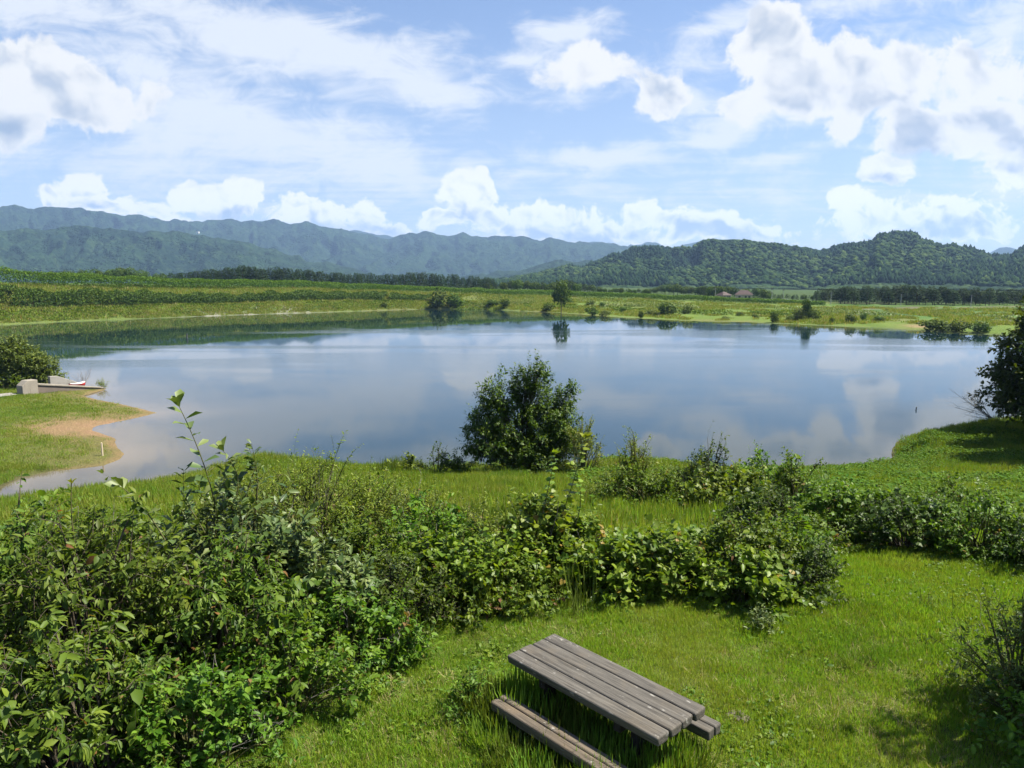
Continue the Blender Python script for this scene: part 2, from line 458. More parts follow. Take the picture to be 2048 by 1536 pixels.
LAKE_PX = [(-700, 766), (-100, 767), (0, 766), (60, 758), (215, 778), (165, 792), (200, 801), (240, 808), (312, 826), (288, 832), (240, 842),
           (190, 852), (181, 862), (226, 876), (233, 895), (248, 908), (235, 920), (200, 932), (100, 943), (40, 956), (10, 970), (-15, 988),
           (0, 1004), (100, 1003), (200, 995), (330, 982), (420, 975), (520, 966), (640, 966), (800, 968), (1000, 966), (1150, 957),
           (1300, 946), (1500, 940), (1700, 936), (1788, 928), (1784, 908), (1800, 882), (1880, 866), (1960, 851), (2048, 838), (2300, 800),
           (2600, 740), (2500, 700), (2200, 682), (1990, 670), (1840, 661), (1760, 656), (1620, 650), (1500, 645), (1400, 643), (1250, 635),
           (1100, 625), (950, 618), (860, 618), (640, 625), (480, 630), (300, 637), (130, 643), (0, 650), (-400, 672), (-800, 705)]
LAKE = np.array([on_water(u, v) for u, v in LAKE_PX])

def lake_sd(x, y):
    """signed distance to the shore, positive on land"""
    d = np.full(x.shape, 1e9); inside = np.zeros(x.shape, bool)
    n = len(LAKE)
    for i in range(n):
        ax, ay = LAKE[i]; bx, by = LAKE[(i + 1) % n]
        ex, ey = bx - ax, by - ay
        t = np.clip(((x - ax) * ex + (y - ay) * ey) / (ex * ex + ey * ey), 0, 1)
        d = np.minimum(d, (x - ax - t * ex) ** 2 + (y - ay - t * ey) ** 2)
        if abs(ey) > 1e-9:
            cr = ((ay > y) != (by > y)) & (x < ex * (y - ay) / ey + ax)
            inside ^= cr
    d = np.sqrt(d)
    return np.where(inside, -d, d)

UK = np.array([-600, 0, 600, 1100, 1500, 1640, 1750, 2600.])
RC = np.array([290, 318, 366, 406, 380, 376, 360, 360.])          # range of the bank's crest
VC = np.array([567, 567, 576, 592, 606, 609, 614, 614.])          # where its foot shows
KC = CAM_Z + np.array([pq(1024, v)[1] / math.sqrt(1 + pq(u, v)[0] ** 2) for u, v in zip(UK, VC)]) * RC - WATER_Z   # crest height above the water
D0U = np.array([-800, 0, 300, 640, 860, 1100, 1400, 1620, 1840, 1990, 2600.])
D0V = np.array([705, 650, 637, 625, 618, 625, 643, 650, 661, 670, 690.])
D0 = np.array([-(CAM_Z - WATER_Z) / pq(1024, v)[1] * math.sqrt(1 + pq(u, v)[0] ** 2) for u, v in zip(D0U, D0V)])

YA = np.array([-50, 0, 9, 11, 13, 16, 20, 30, 39, 50, 70, 110, 200.])
ZA = np.array([0, 0, 0, -.12, -.45, -1.15, -2.1, -4.3, -6.2, -7.5, -7.7, -7.6, -7.6])

def height(x, y, sd=None):
    x = np.asarray(x, float); y = np.asarray(y, float)
    if sd is None: sd = lake_sd(x, y)
    R = np.hypot(x, y)
    u = 1024 + F * 1.01 * x / np.maximum(y, 1.0)
    u = np.clip(np.where(y < 1, 1024 + np.sign(x) * 3000, u), -800, 2600)
    lump = (fbm(x * .35, y * .35, 4, 3) - .5) * .35 * sst(R, 7, 16) + (fbm(x * 1.7, y * 1.7, 3, 8) - .5) * .10
    yq = y + np.where(x < -8, (np.abs(x) - 8) * .10, 0)
    near = np.interp(yq, YA, ZA) + lump
    left = sst(-x, 12, 24); right = sst(x, 22, 34); mid = 1 - np.maximum(left, right)
    near = near + .21 * np.exp(-(((x - .8) / 1.7) ** 2 + ((y - 6.2) / 1.7) ** 2))
    near = near + .95 * np.exp(-((x + 14.5) / 3.4) ** 2 - ((y - 40.5) / 3.5) ** 2)
    near = near + left * sst(y, 48, 60) * (-.35 + .25 * (fbm(x * .12, y * .12, 3, 5) - .5)) - left * 0.25
    near = near + right * sst(y, 40, 60) * .1
    mslope = mid * (.55 - .35 * sst(x, 5, 14)) + left * .10 + right * .45
    sdn = sd + (fbm(x * .5, y * .5, 3, 21) - .5) * np.minimum(1.6, .25 + np.abs(sd) * .5)
    shore = WATER_Z + .02 + mslope * np.maximum(sdn, 0) + .6 * np.maximum(sdn - 10, 0) * (1 - left) + np.minimum(sdn, 0) * .22
    near = np.minimum(near, shore)
    # far side
    K = np.interp(u, UK, KC); Dc = np.maximum(np.interp(u, UK, RC) - np.interp(u, D0U, D0), 25.)
    s = np.maximum(np.minimum(R - np.interp(u, D0U, D0), sd * 4), 0); t = s / Dc
    lump2 = (fbm(x * .06, y * .06, 4, 11) - .5) * 1.0 * sst(s, 3, 20)
    flat = sst(u, 1500, 1720)
    rise = K * (.18 * sst(t, 0, .22) + .82 * np.minimum(t, 1.0) ** 1.4)
    rise = rise * (1 - flat) + flat * (np.minimum(s * .06, 1.0) + np.minimum(t, 1) * (K - 1.0) * .5)
    sdf = sd + (fbm(x * .08, y * .08, 4, 31) - .5) * 7 * sst(u, 640, 900)
    far = WATER_Z + .05 + rise + lump2 * np.minimum(1, s / 20) - np.maximum(R - 700, 0) * .002
    far = np.where(sdf < 0, WATER_Z + np.maximum(sdf * .12, -3), np.minimum(far, WATER_Z + .05 + np.maximum(sdf, 0) * .35))
    far = np.maximum(far, WATER_Z - 3)
    w = sst(R, 120, 165)
    return near * (1 - w) + far * w

def gz(x, y):
    return float(height(np.array([x]), np.array([y]))[0])

def ground_at(u, v):
    """point where the view ray through a photo pixel meets the ground"""
    p, q = pq(u, v)
    ys = np.concatenate([np.arange(2, 120, .1), np.arange(120, 700, .5)])
    zs = CAM_Z + q * ys
    hs = np.maximum(height(p * ys, ys), WATER_Z)
    i = int(np.argmax(zs < hs))
    return (p * ys[i], ys[i], float(hs[i]))

# ground sheet: rings round the viewpoint out to the horizon
def polar(angs, rads):
    A, Rr = np.meshgrid(angs, rads)
    x = (np.sin(A) * Rr).ravel(); y = (np.cos(A) * Rr).ravel()
    na, nr = len(angs), len(rads)
    idx = np.arange(na * nr).reshape(nr, na)
    return x, y, idx

fa = np.radians(np.arange(-47, 47.01, .2)); ba = np.radians(np.arange(50, 311, 5.))
angs = np.concatenate([fa, ba])
rads = np.concatenate([np.geomspace(.8, 700, 520), np.geomspace(740, 9900, 24)])
gx, gy_, idx = polar(angs, rads)
gsd = lake_sd(gx, gy_)
gh = height(gx, gy_, gsd)
R_ = np.hypot(gx, gy_)
U_ = np.clip(1024 + F * 1.01 * gx / np.maximum(gy_, 1.), -3000, 5000)
# cover: lawn, slope grass, bare shore, bank, stone, fields
def tint_ground(x, y, sd, h, R, U):
    n1 = fbm(x * .9, y * .9, 4, 41); n2 = fbm(x * .25, y * .25, 4, 43); n3 = fbm(x * 3., y * 3., 3, 44)
    lawn = np.array([.100, .165, .028]); straw = np.array([.19, .165, .06]); green = np.array([.080, .130, .022])
    c = lawn + (n1[:, None] - .5) * np.array([.05, .03, .012])
    w = sst(n2, .52, .72)[:, None] * .55
    c = c * (1 - w) + straw * w
    slope = sst(R, 12, 18)[:, None] * .5
    c = c * (1 - slope) + (green + (n1[:, None] - .5) * .05) * slope
    # bare orange earth and dry edge on the low point
    pen = sst(-x, 16, 22) * sst(y, 46, 52) * (1 - sst(y, 92, 99))
    bx, by = on_water(165, 858)
    bare = np.exp(-(((x - bx) / 5.0) ** 2 + ((y - by) / 4.8) ** 2)) * 1.05 + sst(sd, 1.1, .1) * .55
    bare = np.clip(bare * (0.45 + n1 * 1.1), 0, 1) * pen
    pg = np.array([.105, .150, .030])
    edge = (sst(sd, 10, 1.5) * .8)[:, None]
    pc = pg * (1 - edge) + np.array([.17, .145, .055]) * edge
    pc = pc + (n1[:, None] - .5) * np.array([.06, .03, .01])
    c = c * (1 - pen[:, None]) + pc * pen[:, None]
    c = c * (1 - bare[:, None]) + np.array([.30, .19, .11]) * bare[:, None]
    mudn = (sst(sd, 1.2, -.2) * (1 - pen) * (R < 110))[:, None]
    c = c * (1 - mudn) + np.array([.10, .085, .045]) * mudn
    # far bank
    far = sst(R, 120, 165)
    f1 = fbm(x * .05, y * .05, 4, 51); f2 = fbm(x * .22, y * .22, 4, 52); f3 = fbm(x * .012, y * .05, 3, 53)
    fc = np.array([.135, .195, .036]) + (f2[:, None] - .5) * np.array([.07, .06, .02])
    dry = sst(f1, .54, .70)[:, None] * .5
    fc = fc * (1 - dry) + np.array([.19, .165, .070]) * dry
    dk = sst(f2 * .5 + f1 * .5, .42, .30)[:, None] * .6
    fc = fc * (1 - dk) + np.array([.045, .085, .018]) * dk
    fld = sst(U, 1600, 1720) * sst(sd, 25, 45)
    row = .5 + .5 * np.sin(sd * .22 + f3 * 9)
    fcl = np.array([.100, .165, .040]) * (.8 + .35 * row[:, None]) + (f3[:, None] - .5) * np.array([.10, .05, .03])
    bnd = sst(f3, .58, .66)[:, None] * .7
    fcl = fcl * (1 - bnd) + np.array([.15, .125, .085]) * bnd
    fc = fc * (1 - fld[:, None]) + fcl * fld[:, None]
    mar = (sst(sd, 3.5, .3) * (.35 + .3 * ((U < 900) & (U > 330))))[:, None] * .8
    fc = fc * (1 - mar) + np.array([.17, .15, .10]) * mar
    stn = sst(U, 330, 420) * sst(U, 700, 560) * sst(sd, 15, 10) * sst(f2, .42, .56) * .75
    fc = fc * (1 - stn[:, None]) + np.array([.30, .28, .25]) * stn[:, None]
    sx, sy = on_water(1838, 657)
    orange = np.exp(-(((x - sx) / 3.5) ** 2 + ((y - sy) / 5.) ** 2))[:, None]
    fc = fc * (1 - orange) + np.array([.32, .22, .13]) * orange
    bey = sst(R, 430, 480)[:, None] * .8
    fc = fc * (1 - bey) + np.array([.035, .065, .018]) * bey
    c = c * (1 - far[:, None]) + fc * far[:, None]
    return np.clip(c, .01, .6)
gcol = tint_ground(gx, gy_, gsd, gh, R_, U_)

m_g, k, out = new_mat('ground_cover')
tint = k.v('SCALE', k.n('ShaderNodeAttribute', attribute_name='tint').outputs['Color'], .80)
tc = k.n('ShaderNodeTexCoord').outputs['Object']
na_ = k.noise(tc, 6., 5, .65); nb_ = k.noise(tc, .7, 5, .6); nc_ = k.noise(tc, 38., 3, .6)
c = k.mix(k.sstep(na_.outputs[0], .3, .7, 0, 1), k.v('SCALE', tint, .62), k.v('SCALE', tint, 1.25))
c = k.mix(k.sstep(nb_.outputs[0], .35, .7, 0, .5), c, k.v('MULTIPLY', c, (.75, .9, .7)))
c = k.mix(k.sstep(nc_.outputs[0], .35, .65), k.v('SCALE', c, .7), c)
p_ = principled(k, c, .95, .1, bump(k, k.m('ADD', na_.outputs[0], k.m('MULTIPLY', nc_.outputs[0], .4)), .8, .12))
k.put(out.inputs[0], p_.outputs[0])
M['ground'] = m_g

quads = np.stack([idx[:-1, :-1], idx[:-1, 1:], idx[1:, 1:], idx[1:, :-1]], -1).reshape(-1, 4)
wrapq = np.stack([idx[:-1, -1], idx[:-1, 0], idx[1:, 0], idx[1:, -1]], -1)
V = np.stack([gx, gy_, gh], 1)
V = np.vstack([V, [[0, 0, gh[idx[0]].mean()]]])
gcol = np.vstack([gcol, gcol[:1]])
capn = len(V) - 1
cap = np.stack([np.roll(idx[0], -1), idx[0], np.full(len(angs), capn)], -1)
ground = mesh_obj('ground', V, [quads[:, ::-1], wrapq[:, ::-1], cap[:, ::-1]], M['ground'], smooth=True, cols=gcol)
tag(ground, kind='structure')
if ground.data.polygons[1000].normal.z < 0: ground.data.flip_normals()

# water
wr = np.geomspace(36, 460, 170)
wx, wy, widx = polar(np.radians(np.arange(-62, 62.01, .5)), wr)
wsd = lake_sd(wx, wy)
keep = wsd < 7
q_ = np.stack([widx[:-1, :-1], widx[:-1, 1:], widx[1:, 1:], widx[1:, :-1]], -1).reshape(-1, 4)
q_ = q_[keep[q_].any(1)]
used = np.unique(q_); remap = np.zeros(len(wx), int); remap[used] = np.arange(len(used))
wlist = (wsd + np.clip((fbm(wx * .3, wy * .3, 3, 61) - .5) * 3, -2, 2))[used]
pen_w = sst(-wx, 14, 22)[used] * sst(wy, 120, 95)[used]
shal = np.clip(np.exp(np.minimum(wlist + .3, 0) / np.where(pen_w > .5, 4.5, 2.0)) * (.25 + .75 * pen_w), 0, 1)
m_w, k, out = new_mat('lake_water')
tc = k.n('ShaderNodeTexCoord').outputs['Object']
sh = k.n('ShaderNodeAttribute', attribute_name='shal').outputs['Fac']
deep = k.mix(k.noise(tc, .02, 3).outputs[0], (.003, .014, .019), (.006, .018, .023))
cw = k.mix(sh, deep, (.105, .085, .062))
streak = k.noise(k.v('MULTIPLY', tc, (.006, .035, 1.)), 1.0, 4, .6, .8).outputs[0]
wind = k.sstep(streak, .50, .62)
wv1 = k.noise(k.v('MULTIPLY', tc, (1.0, 1.6, 1.)), 1.1, 3, .55).outputs[0]
wv2 = k.noise(k.v('MULTIPLY', tc, (1.0, 2.2, 1.)), 4.5, 2, .5).outputs[0]
hh = k.m('ADD', wv1, k.m('MULTIPLY', wv2, .25))
bn = k.n('ShaderNodeBump'); bn.inputs['Distance'].default_value = .05
k.put(bn.inputs['Strength'], k.m('MULTIPLY_ADD', wind, .16, .018)); k.put(bn.inputs['Height'], hh)
pw = principled(k, cw, k.m('MULTIPLY_ADD', wind, .06, .018), .5, bn.outputs[0])
pw.inputs['IOR'].default_value = 1.333
k.put(out.inputs[0], pw.outputs[0])
water = mesh_obj('water', np.stack([wx[used], wy[used], np.full(len(used), WATER_Z)], 1), [remap[q_][:, ::-1]], m_w, smooth=True, attrs={'shal': shal})
tag(water, kind='structure')
if water.data.polygons[0].normal.z < 0: water.data.flip_normals()

# ---------------------------------------------------------------- mountains
def hill_mat(name, a, b, c3, cell):
    m, k, out = new_mat(name)
    tc = k.n('ShaderNodeTexCoord').outputs['Object']
    v1 = k.vor(tc, 1.0 / cell, 1, .5)
    n1 = k.noise(tc, 1.0 / 260., 5, .6); n2 = k.noise(tc, 1.0 / 45., 4, .6)
    cc = k.mix(k.sstep(n1.outputs[0], .40, .60), a, b)
    cc = k.mix(k.sstep(n2.outputs[0], .46, .68, 0, .8), cc, c3)
    cc = k.mix(k.sstep(v1.outputs['Color'], .2, .8), k.v('SCALE', cc, .6), k.v('SCALE', cc, 1.3))
    p = principled(k, cc, .95, .05, bump(k, k.m('SUBTRACT', 1., v1.outputs['Distance']), 1.0, cell * .8))
    k.put(out.inputs[0], p.outputs[0]); return m
M['hill'] = hill_mat('wooded_hill', (.010, .024, .010), (.020, .040, .013), (.036, .058, .018), 9.)
M['hill_far'] = hill_mat('wooded_mountain', (.006, .016, .011), (.013, .029, .015), (.026, .047, .020), 14.)

def hill(name, px, r0, rc, r1, base, ncol, nrow, spur, seed, mat, fa_=30., rough=.02):
    """a ridge whose crest follows the sky line of the photograph, with spurs running down towards the lake"""
    px = sorted(px)
    us = np.linspace(px[0][0], px[-1][0], ncol)
    vs = np.interp(us, [p[0] for p in px], [p[1] for p in px])
    vs = np.convolve(np.pad(vs, 1, mode='edge'), [.25, .5, .25], 'valid')
    vs = vs + (fbm(us / 22., us * 0, 4, seed + 1, .6) - .5) * 11.0 + np.abs(fbm(us / 48., us * 0 + 3, 2, seed + 8) - .5) * 14.0 - 3.0 + (fbm(us / 75., us * 0, 2, seed + 3) - .5) * 5.0
    tp = np.array([pq(u, v) for u, v in zip(us, vs)])
    az = np.arctan(tp[:, 0])
    t = np.linspace(0, 1, nrow)[:, None]
    tcx = .62
    rr = np.where(t < tcx, r0 + (rc - r0) * t / tcx, rc + (r1 - rc) * (t - tcx) / (1 - tcx))
    rr = rr * (1 + .10 * (fbm(az[None] * 9 + 0 * t, t * 2, 3, seed) - .5))
    x = np.sin(az)[None] * rr; y = np.cos(az)[None] * rr
    prof = np.where(t < tcx, sst(t, -.15, tcx * 1.02) , 1 - .55 * sst(t, tcx, 1.0))
    prof = np.where(t < tcx, (t / tcx) ** 1.15 * .85 + .15 * sst(t, 0, tcx), prof)
    wa = az[None] * fa_ + (fbm(az[None] * 14, t * 3, 3, seed + 2) - .5) * 2.2
    rg = 1 - np.abs(2 * fbm(wa + (fbm(x / 400., y / 400., 4, seed + 5) - .5) * 1.6, t * 2.6, 6, seed + 4, .58) - 1)
    hn = prof + spur * (rg - .72) * (np.clip(t / tcx, 0, 1) * np.clip(1.15 - t / tcx, 0.06, 1) * 3.2)
    hn = hn + rough * (fbm(x / 60., y / 60., 4, seed + 6, .6) - .5) + rough * 4 * (fbm(x / 330., y / 330., 4, seed + 7, .55) - .5) * np.clip(t / tcx, 0, 1)
    hn = np.maximum(hn, -.05)
    Hc = (tp[:, 1] * np.cos(az) * rc + CAM_Z) - base
    z = base + hn * Hc[None]
    for it in range(3):
        el = ((z - CAM_Z) / y).max(0)
        f = (tp[:, 1] - (base - CAM_Z) / (np.cos(az) * rc)) / np.maximum(el - (base - CAM_Z) / (np.cos(az) * rc), 1e-4)
        z = base + (z - base) * f[None]
    ii = np.arange(ncol * nrow).reshape(nrow, ncol)
    q = np.stack([ii[:-1, :-1], ii[:-1, 1:], ii[1:, 1:], ii[1:, :-1]], -1).reshape(-1, 4)
    o = mesh_obj(name, np.stack([x.ravel(), y.ravel(), z.ravel()], 1), [q[:, ::-1]], mat, smooth=True)
    if o.data.polygons[0].normal.z < 0: o.data.flip_normals()
    tag(o, kind='structure')
    return x, y, z

FAR = [(-500, 470), (640, 475), (690, 464), (720, 462), (760, 472), (830, 482), (1200, 486), (1245, 494), (1285, 489), (1312, 487), (1332, 498), (1350, 497), (1372, 490), (1402, 481), (1440, 488), (1480, 481), (1498, 479), (1530, 490),
       (1800, 520), (1950, 515), (1972, 503), (1992, 496), (2020, 496), (2048, 504), (2100, 500), (2500, 510)]
BACK = [(-700, 440), (-300, 415), (0, 412), (60, 414), (130, 415), (180, 418), (215, 425), (270, 432), (330, 442), (400, 444), (440, 440), (500, 443), (530, 440), (580, 446), (610, 446),
        (660, 456), (700, 465), (760, 475), (800, 474), (850, 467), (880, 468), (930, 467), (965, 478), (1000, 475), (1045, 472), (1090, 480), (1130, 484), (1160, 486), (1180, 491), (1205, 486), (1235, 492), (1270, 498),
        (1320, 500), (1420, 520), (1700, 540), (2000, 540)]
FRONT = [(-700, 480), (-200, 466), (0, 462), (60, 460), (110, 458), (150, 455), (200, 459), (250, 462), (310, 462), (380, 466), (450, 475), (500, 486), (560, 504), (620, 519), (700, 538), (780, 552), (900, 560), (1100, 566)]
NEAR = [(960, 566), (1040, 558), (1080, 546), (1120, 540), (1140, 531), (1170, 536), (1200, 527), (1225, 512), (1260, 500), (1300, 497), (1350, 501), (1385, 498), (1405, 487), (1450, 482), (1500, 486), (1545, 484), (1570, 490), (1600, 498), (1640, 503), (1662, 501),
        (1690, 492), (1740, 486), (1762, 476), (1785, 469), (1830, 472), (1862, 486), (1885, 495), (1905, 493), (1935, 499), (1960, 508), (1990, 516), (2048, 506), (2090, 498), (2200, 485), (2700, 490)]
MIDR = [(820, 562), (900, 556), (980, 548), (1050, 540), (1110, 520), (1160, 522), (1250, 520), (1340, 512), (1500, 520), (1700, 530)]
hill('far_mountains', FAR, 6800, 8300, 9300, 0, 420, 60, .2, 101, M['hill_far'], 40., .03)
hill('back_mountains', BACK, 3900, 6000, 6700, 0, 760, 170, .36, 111, M['hill_far'], 34., .02)
hill('front_ridge', FRONT, 2600, 3500, 3850, -4, 520, 140, .40, 121, M['hill_far'], 30., .02)
hill('middle_ridge', MIDR, 2500, 3200, 3700, -4, 260, 80, .45, 131, M['hill_far'], 30., .02)
hx, hy, hz = hill('near_hills', NEAR, 1150, 1900, 2300, -6, 640, 190, .55, 141, M['hill'], 26., .03)

# ---------------------------------------------------------------- foliage machinery
def tmpl(kind):
    """leaf shapes, length 1 along +y, upper side +z"""
    if kind == 'lance':
        pts = [(0, 0, 0), (-.17, .33, .05), (0, .36, -.02), (.17, .33, .05), (-.14, .68, .0), (0, .70, -.06), (.14, .68, .0), (0, 1, -.17)]
        f = [(0, 2, 1), (0, 3, 2), (1, 2, 5, 4), (2, 3, 6, 5), (4, 5, 7), (5, 6, 7)]
    elif kind == 'ovate':
        pts = [(0, 0, 0), (-.27, .28, .07), (0, .32, -.01), (.27, .28, .07), (-.24, .66, .04), (0, .68, -.05), (.24, .66, .04), (0, 1, -.14)]
        f = [(0, 2, 1), (0, 3, 2), (1, 2, 5, 4), (2, 3, 6, 5), (4, 5, 7), (5, 6, 7)]
    elif kind == 'obovate':
        pts = [(0, 0, 0), (-.14, .30, .05), (0, .32, .0), (.14, .30, .05), (-.25, .70, .09), (0, .72, .01), (.25, .70, .09), (0, 1, -.06)]
        f = [(0, 2, 1), (0, 3, 2), (1, 2, 5, 4), (2, 3, 6, 5), (4, 5, 7), (5, 6, 7)]
    elif kind == 'heart':
        pts = [(0, .08, 0), (-.33, .0, .06), (0, .38, -.03), (.33, .0, .06), (-.46, .36, .04), (.46, .36, .04), (-.27, .75, .0), (.27, .75, .0), (0, 1, -.12)]
        f = [(0, 2, 4, 1), (0, 3, 5, 2), (4, 2, 6), (2, 5, 7), (6, 2, 8), (2, 7, 8)]
    elif kind == 'diamond':
        pts = [(0, 0, 0), (-.27, .5, .04), (.27, .5, .04), (0, 1, -.08)]
        f = [(0, 2, 1), (1, 2, 3)]
    elif kind == 'blade':
        pts = [(-.022, 0, 0), (.022, 0, 0), (-.02, .4, .03), (.02, .4, .03), (-.013, .75, .0), (.013, .75, .0), (0, 1, -.10)]
        f = [(0, 1, 3, 2), (2, 3, 5, 4), (4, 5, 6)]
    return np.array(pts, float), f

TM = {n: tmpl(n) for n in ('lance', 'ovate', 'obovate', 'heart', 'diamond', 'blade')}

def leaves(kind, pos, d, nrm, size, rnd, tip, wid=1.0):
    pts, fs = TM[kind]
    N = len(pos); n = len(pts)
    d = unit(d); side = unit(np.cross(d, nrm)); nr = np.cross(side, d)
    size = np.broadcast_to(np.asarray(size, float), (N,))
    V = pos[:, None] + size[:, None, None] * (pts[None, :, 0:1] * wid * side[:, None] + pts[None, :, 1:2] * d[:, None] + pts[None, :, 2:3] * nr[:, None])
    base = (np.arange(N) * n)[:, None]
    tri = np.array([f for f in fs if len(f) == 3]); qd = np.array([f for f in fs if len(f) == 4])
    out = []
    if len(tri): out.append((base[:, :, None] + tri[None]).reshape(-1, 3))
    if len(qd): out.append((base[:, :, None] + qd[None]).reshape(-1, 4))
    return V.reshape(-1, 3), out, np.repeat(rnd, n), np.repeat(tip, n)

class Batch:
    def __init__(s): s.V = []; s.F = []; s.r = []; s.t = []; s.n = 0
    def add(s, V, F, r=None, t=None):
        s.F += [f + s.n for f in F]; s.V.append(V); s.n += len(V)
        s.r.append(np.zeros(len(V)) if r is None else r); s.t.append(np.zeros(len(V)) if t is None else t)
    def build(s, name, mat, parent=None, smooth=False):
        if not s.V: return None
        return mesh_obj(name, np.concatenate(s.V), s.F, mat, parent, {'rnd': np.concatenate(s.r), 'tip': np.concatenate(s.t)}, smooth)

def tubes(paths, radii, sides=4):
    """paths (N,K,3), radii (N,K) -> round stems"""
    N, K, _ = paths.shape
    tg = unit(np.gradient(paths, axis=1))
    ref = np.where(np.abs(tg[..., 2:3]) > .9, np.array([1., 0, 0]), np.array([0, 0, 1.]))
    a = unit(np.cross(tg, ref)); b = np.cross(tg, a)
    th = np.arange(sides) * 2 * math.pi / sides
    ring = a[:, :, None] * np.cos(th)[None, None, :, None] + b[:, :, None] * np.sin(th)[None, None, :, None]
    V = paths[:, :, None] + ring * radii[:, :, None, None]
    ii = np.arange(N * K * sides).reshape(N, K, sides)
    nx = np.roll(ii, -1, axis=2)
    q = np.stack([ii[:, :-1], nx[:, :-1], nx[:, 1:], ii[:, 1:]], -1).reshape(-1, 4)
    return V.reshape(-1, 3), [q]

def bez(o, c, e, t):
    t = np.asarray(t)
    if t.ndim == 1: t = t[None, :, None]; o, c, e = o[:, None], c[:, None], e[:, None]
    else: t = t[..., None]; o, c, e = o[:, None], c[:, None], e[:, None]
    return (1 - t) ** 2 * o + 2 * t * (1 - t) * c + t * t * e, 2 * (1 - t) * (c - o) + 2 * t * (e - c)

def grow(rng, ends, origins, leaf, stem, kind, ls, nt=5, tl=.3, nl=8, droop=.3, up=.3, t0=.4, bend=.18, r0=.012, wid=1.0, tl_var=.5, young=.5, spread=.9, updir=.6):
    """shoots from origin to end, twigs off each shoot, leaves along each twig"""
    N = len(ends)
    span = np.linalg.norm(ends - origins, axis=1, keepdims=True)
    ctrl = (origins + ends) / 2 + np.array([0, 0, 1.]) * span * bend + rng.normal(0, .06, (N, 3)) * span
    pth, _ = bez(origins, ctrl, ends, np.linspace(0, 1, 7))
    rad = r0 * (span / np.median(span)) * np.linspace(1, .22, 7)[None]
    stem.add(*tubes(pth, rad))
    t = rng.uniform(t0, 1, (N, nt)); t[:, 0] = 1.0
    B, T = bez(origins, ctrl, ends, t)
    B = B.reshape(-1, 3); T = unit(T.reshape(-1, 3)); tt = t.ravel()
    D = unit(T * .7 + rng.normal(0, 1, B.shape) * spread * .58 + np.array([0, 0, updir]) * up)
    L = tl * rng.uniform(1 - tl_var, 1 + tl_var, len(B))
    E2 = B + D * L[:, None] + np.array([0, 0, -1.]) * (droop * .25 * L)[:, None]
    C2 = B + D * L[:, None] * .55 + np.array([0, 0, .08]) * L[:, None]
    tp, _ = bez(B, C2, E2, np.linspace(0, 1, 4))
    stem.add(*tubes(tp, np.full((len(B), 4), r0 * .22) * np.linspace(1.2, .5, 4)[None], 3))
    s = np.tile(np.linspace(.12, 1, nl), (len(B), 1)) + rng.uniform(-.05, .05, (len(B), nl))
    PL, TL = bez(B, C2, E2, s)
    PL = PL.reshape(-1, 3); TL = unit(TL.reshape(-1, 3))
    n = len(PL)
    perp = np.cross(TL, rng.normal(0, 1, (n, 3))); perp = unit(perp)
    sv = s.ravel()
    LD = unit(TL * (.35 + .5 * sv[:, None]) + perp * 1.0 + np.array([0, 0, -1.]) * droop)
    NR = np.array([0, 0, 1.]) + rng.normal(0, .42, (n, 3))
    sz = ls * rng.uniform(.6, 1.2, n) * (1 - .25 * sv ** 3) * np.repeat(np.clip(rng.lognormal(-.03, .24, len(B)), .5, 1.4), nl)
    rnd = np.clip(rng.normal(.5, .2, n) + np.repeat(rng.normal(0, .10, len(B)), nl), 0.03, 1)
    rnd = np.where((rng.random(n) < .012) | (np.repeat(rng.random(len(B)), nl) < .006), 0.0, rnd)
    tipv = np.clip((sv - .55) * 2, 0, 1) * young * np.repeat(rng.random(len(B)) ** 2, nl)
    leaf.add(*leaves(kind, PL, LD, NR, sz, rnd, tipv, wid))

def dome_ends(rng, n, rx, ry, h, seed=0, low=.05, lump=.28, hmin=.25):
    az = rng.uniform(0, 2 * math.pi, n); ce = rng.uniform(low, 1, n)
    el = np.arcsin(ce)
    l = 1 + (fbm(az * 1.4 + seed * 3.1, el * 2.2 + seed, 3, seed) - .5) * 2 * lump
    k = l * rng.uniform(.72, 1.05, n)
    return np.stack([np.cos(az) * np.cos(el) * rx * k, np.sin(az) * np.cos(el) * ry * k, np.maximum(np.sin(el) * h * k, hmin * h * .5)], 1)

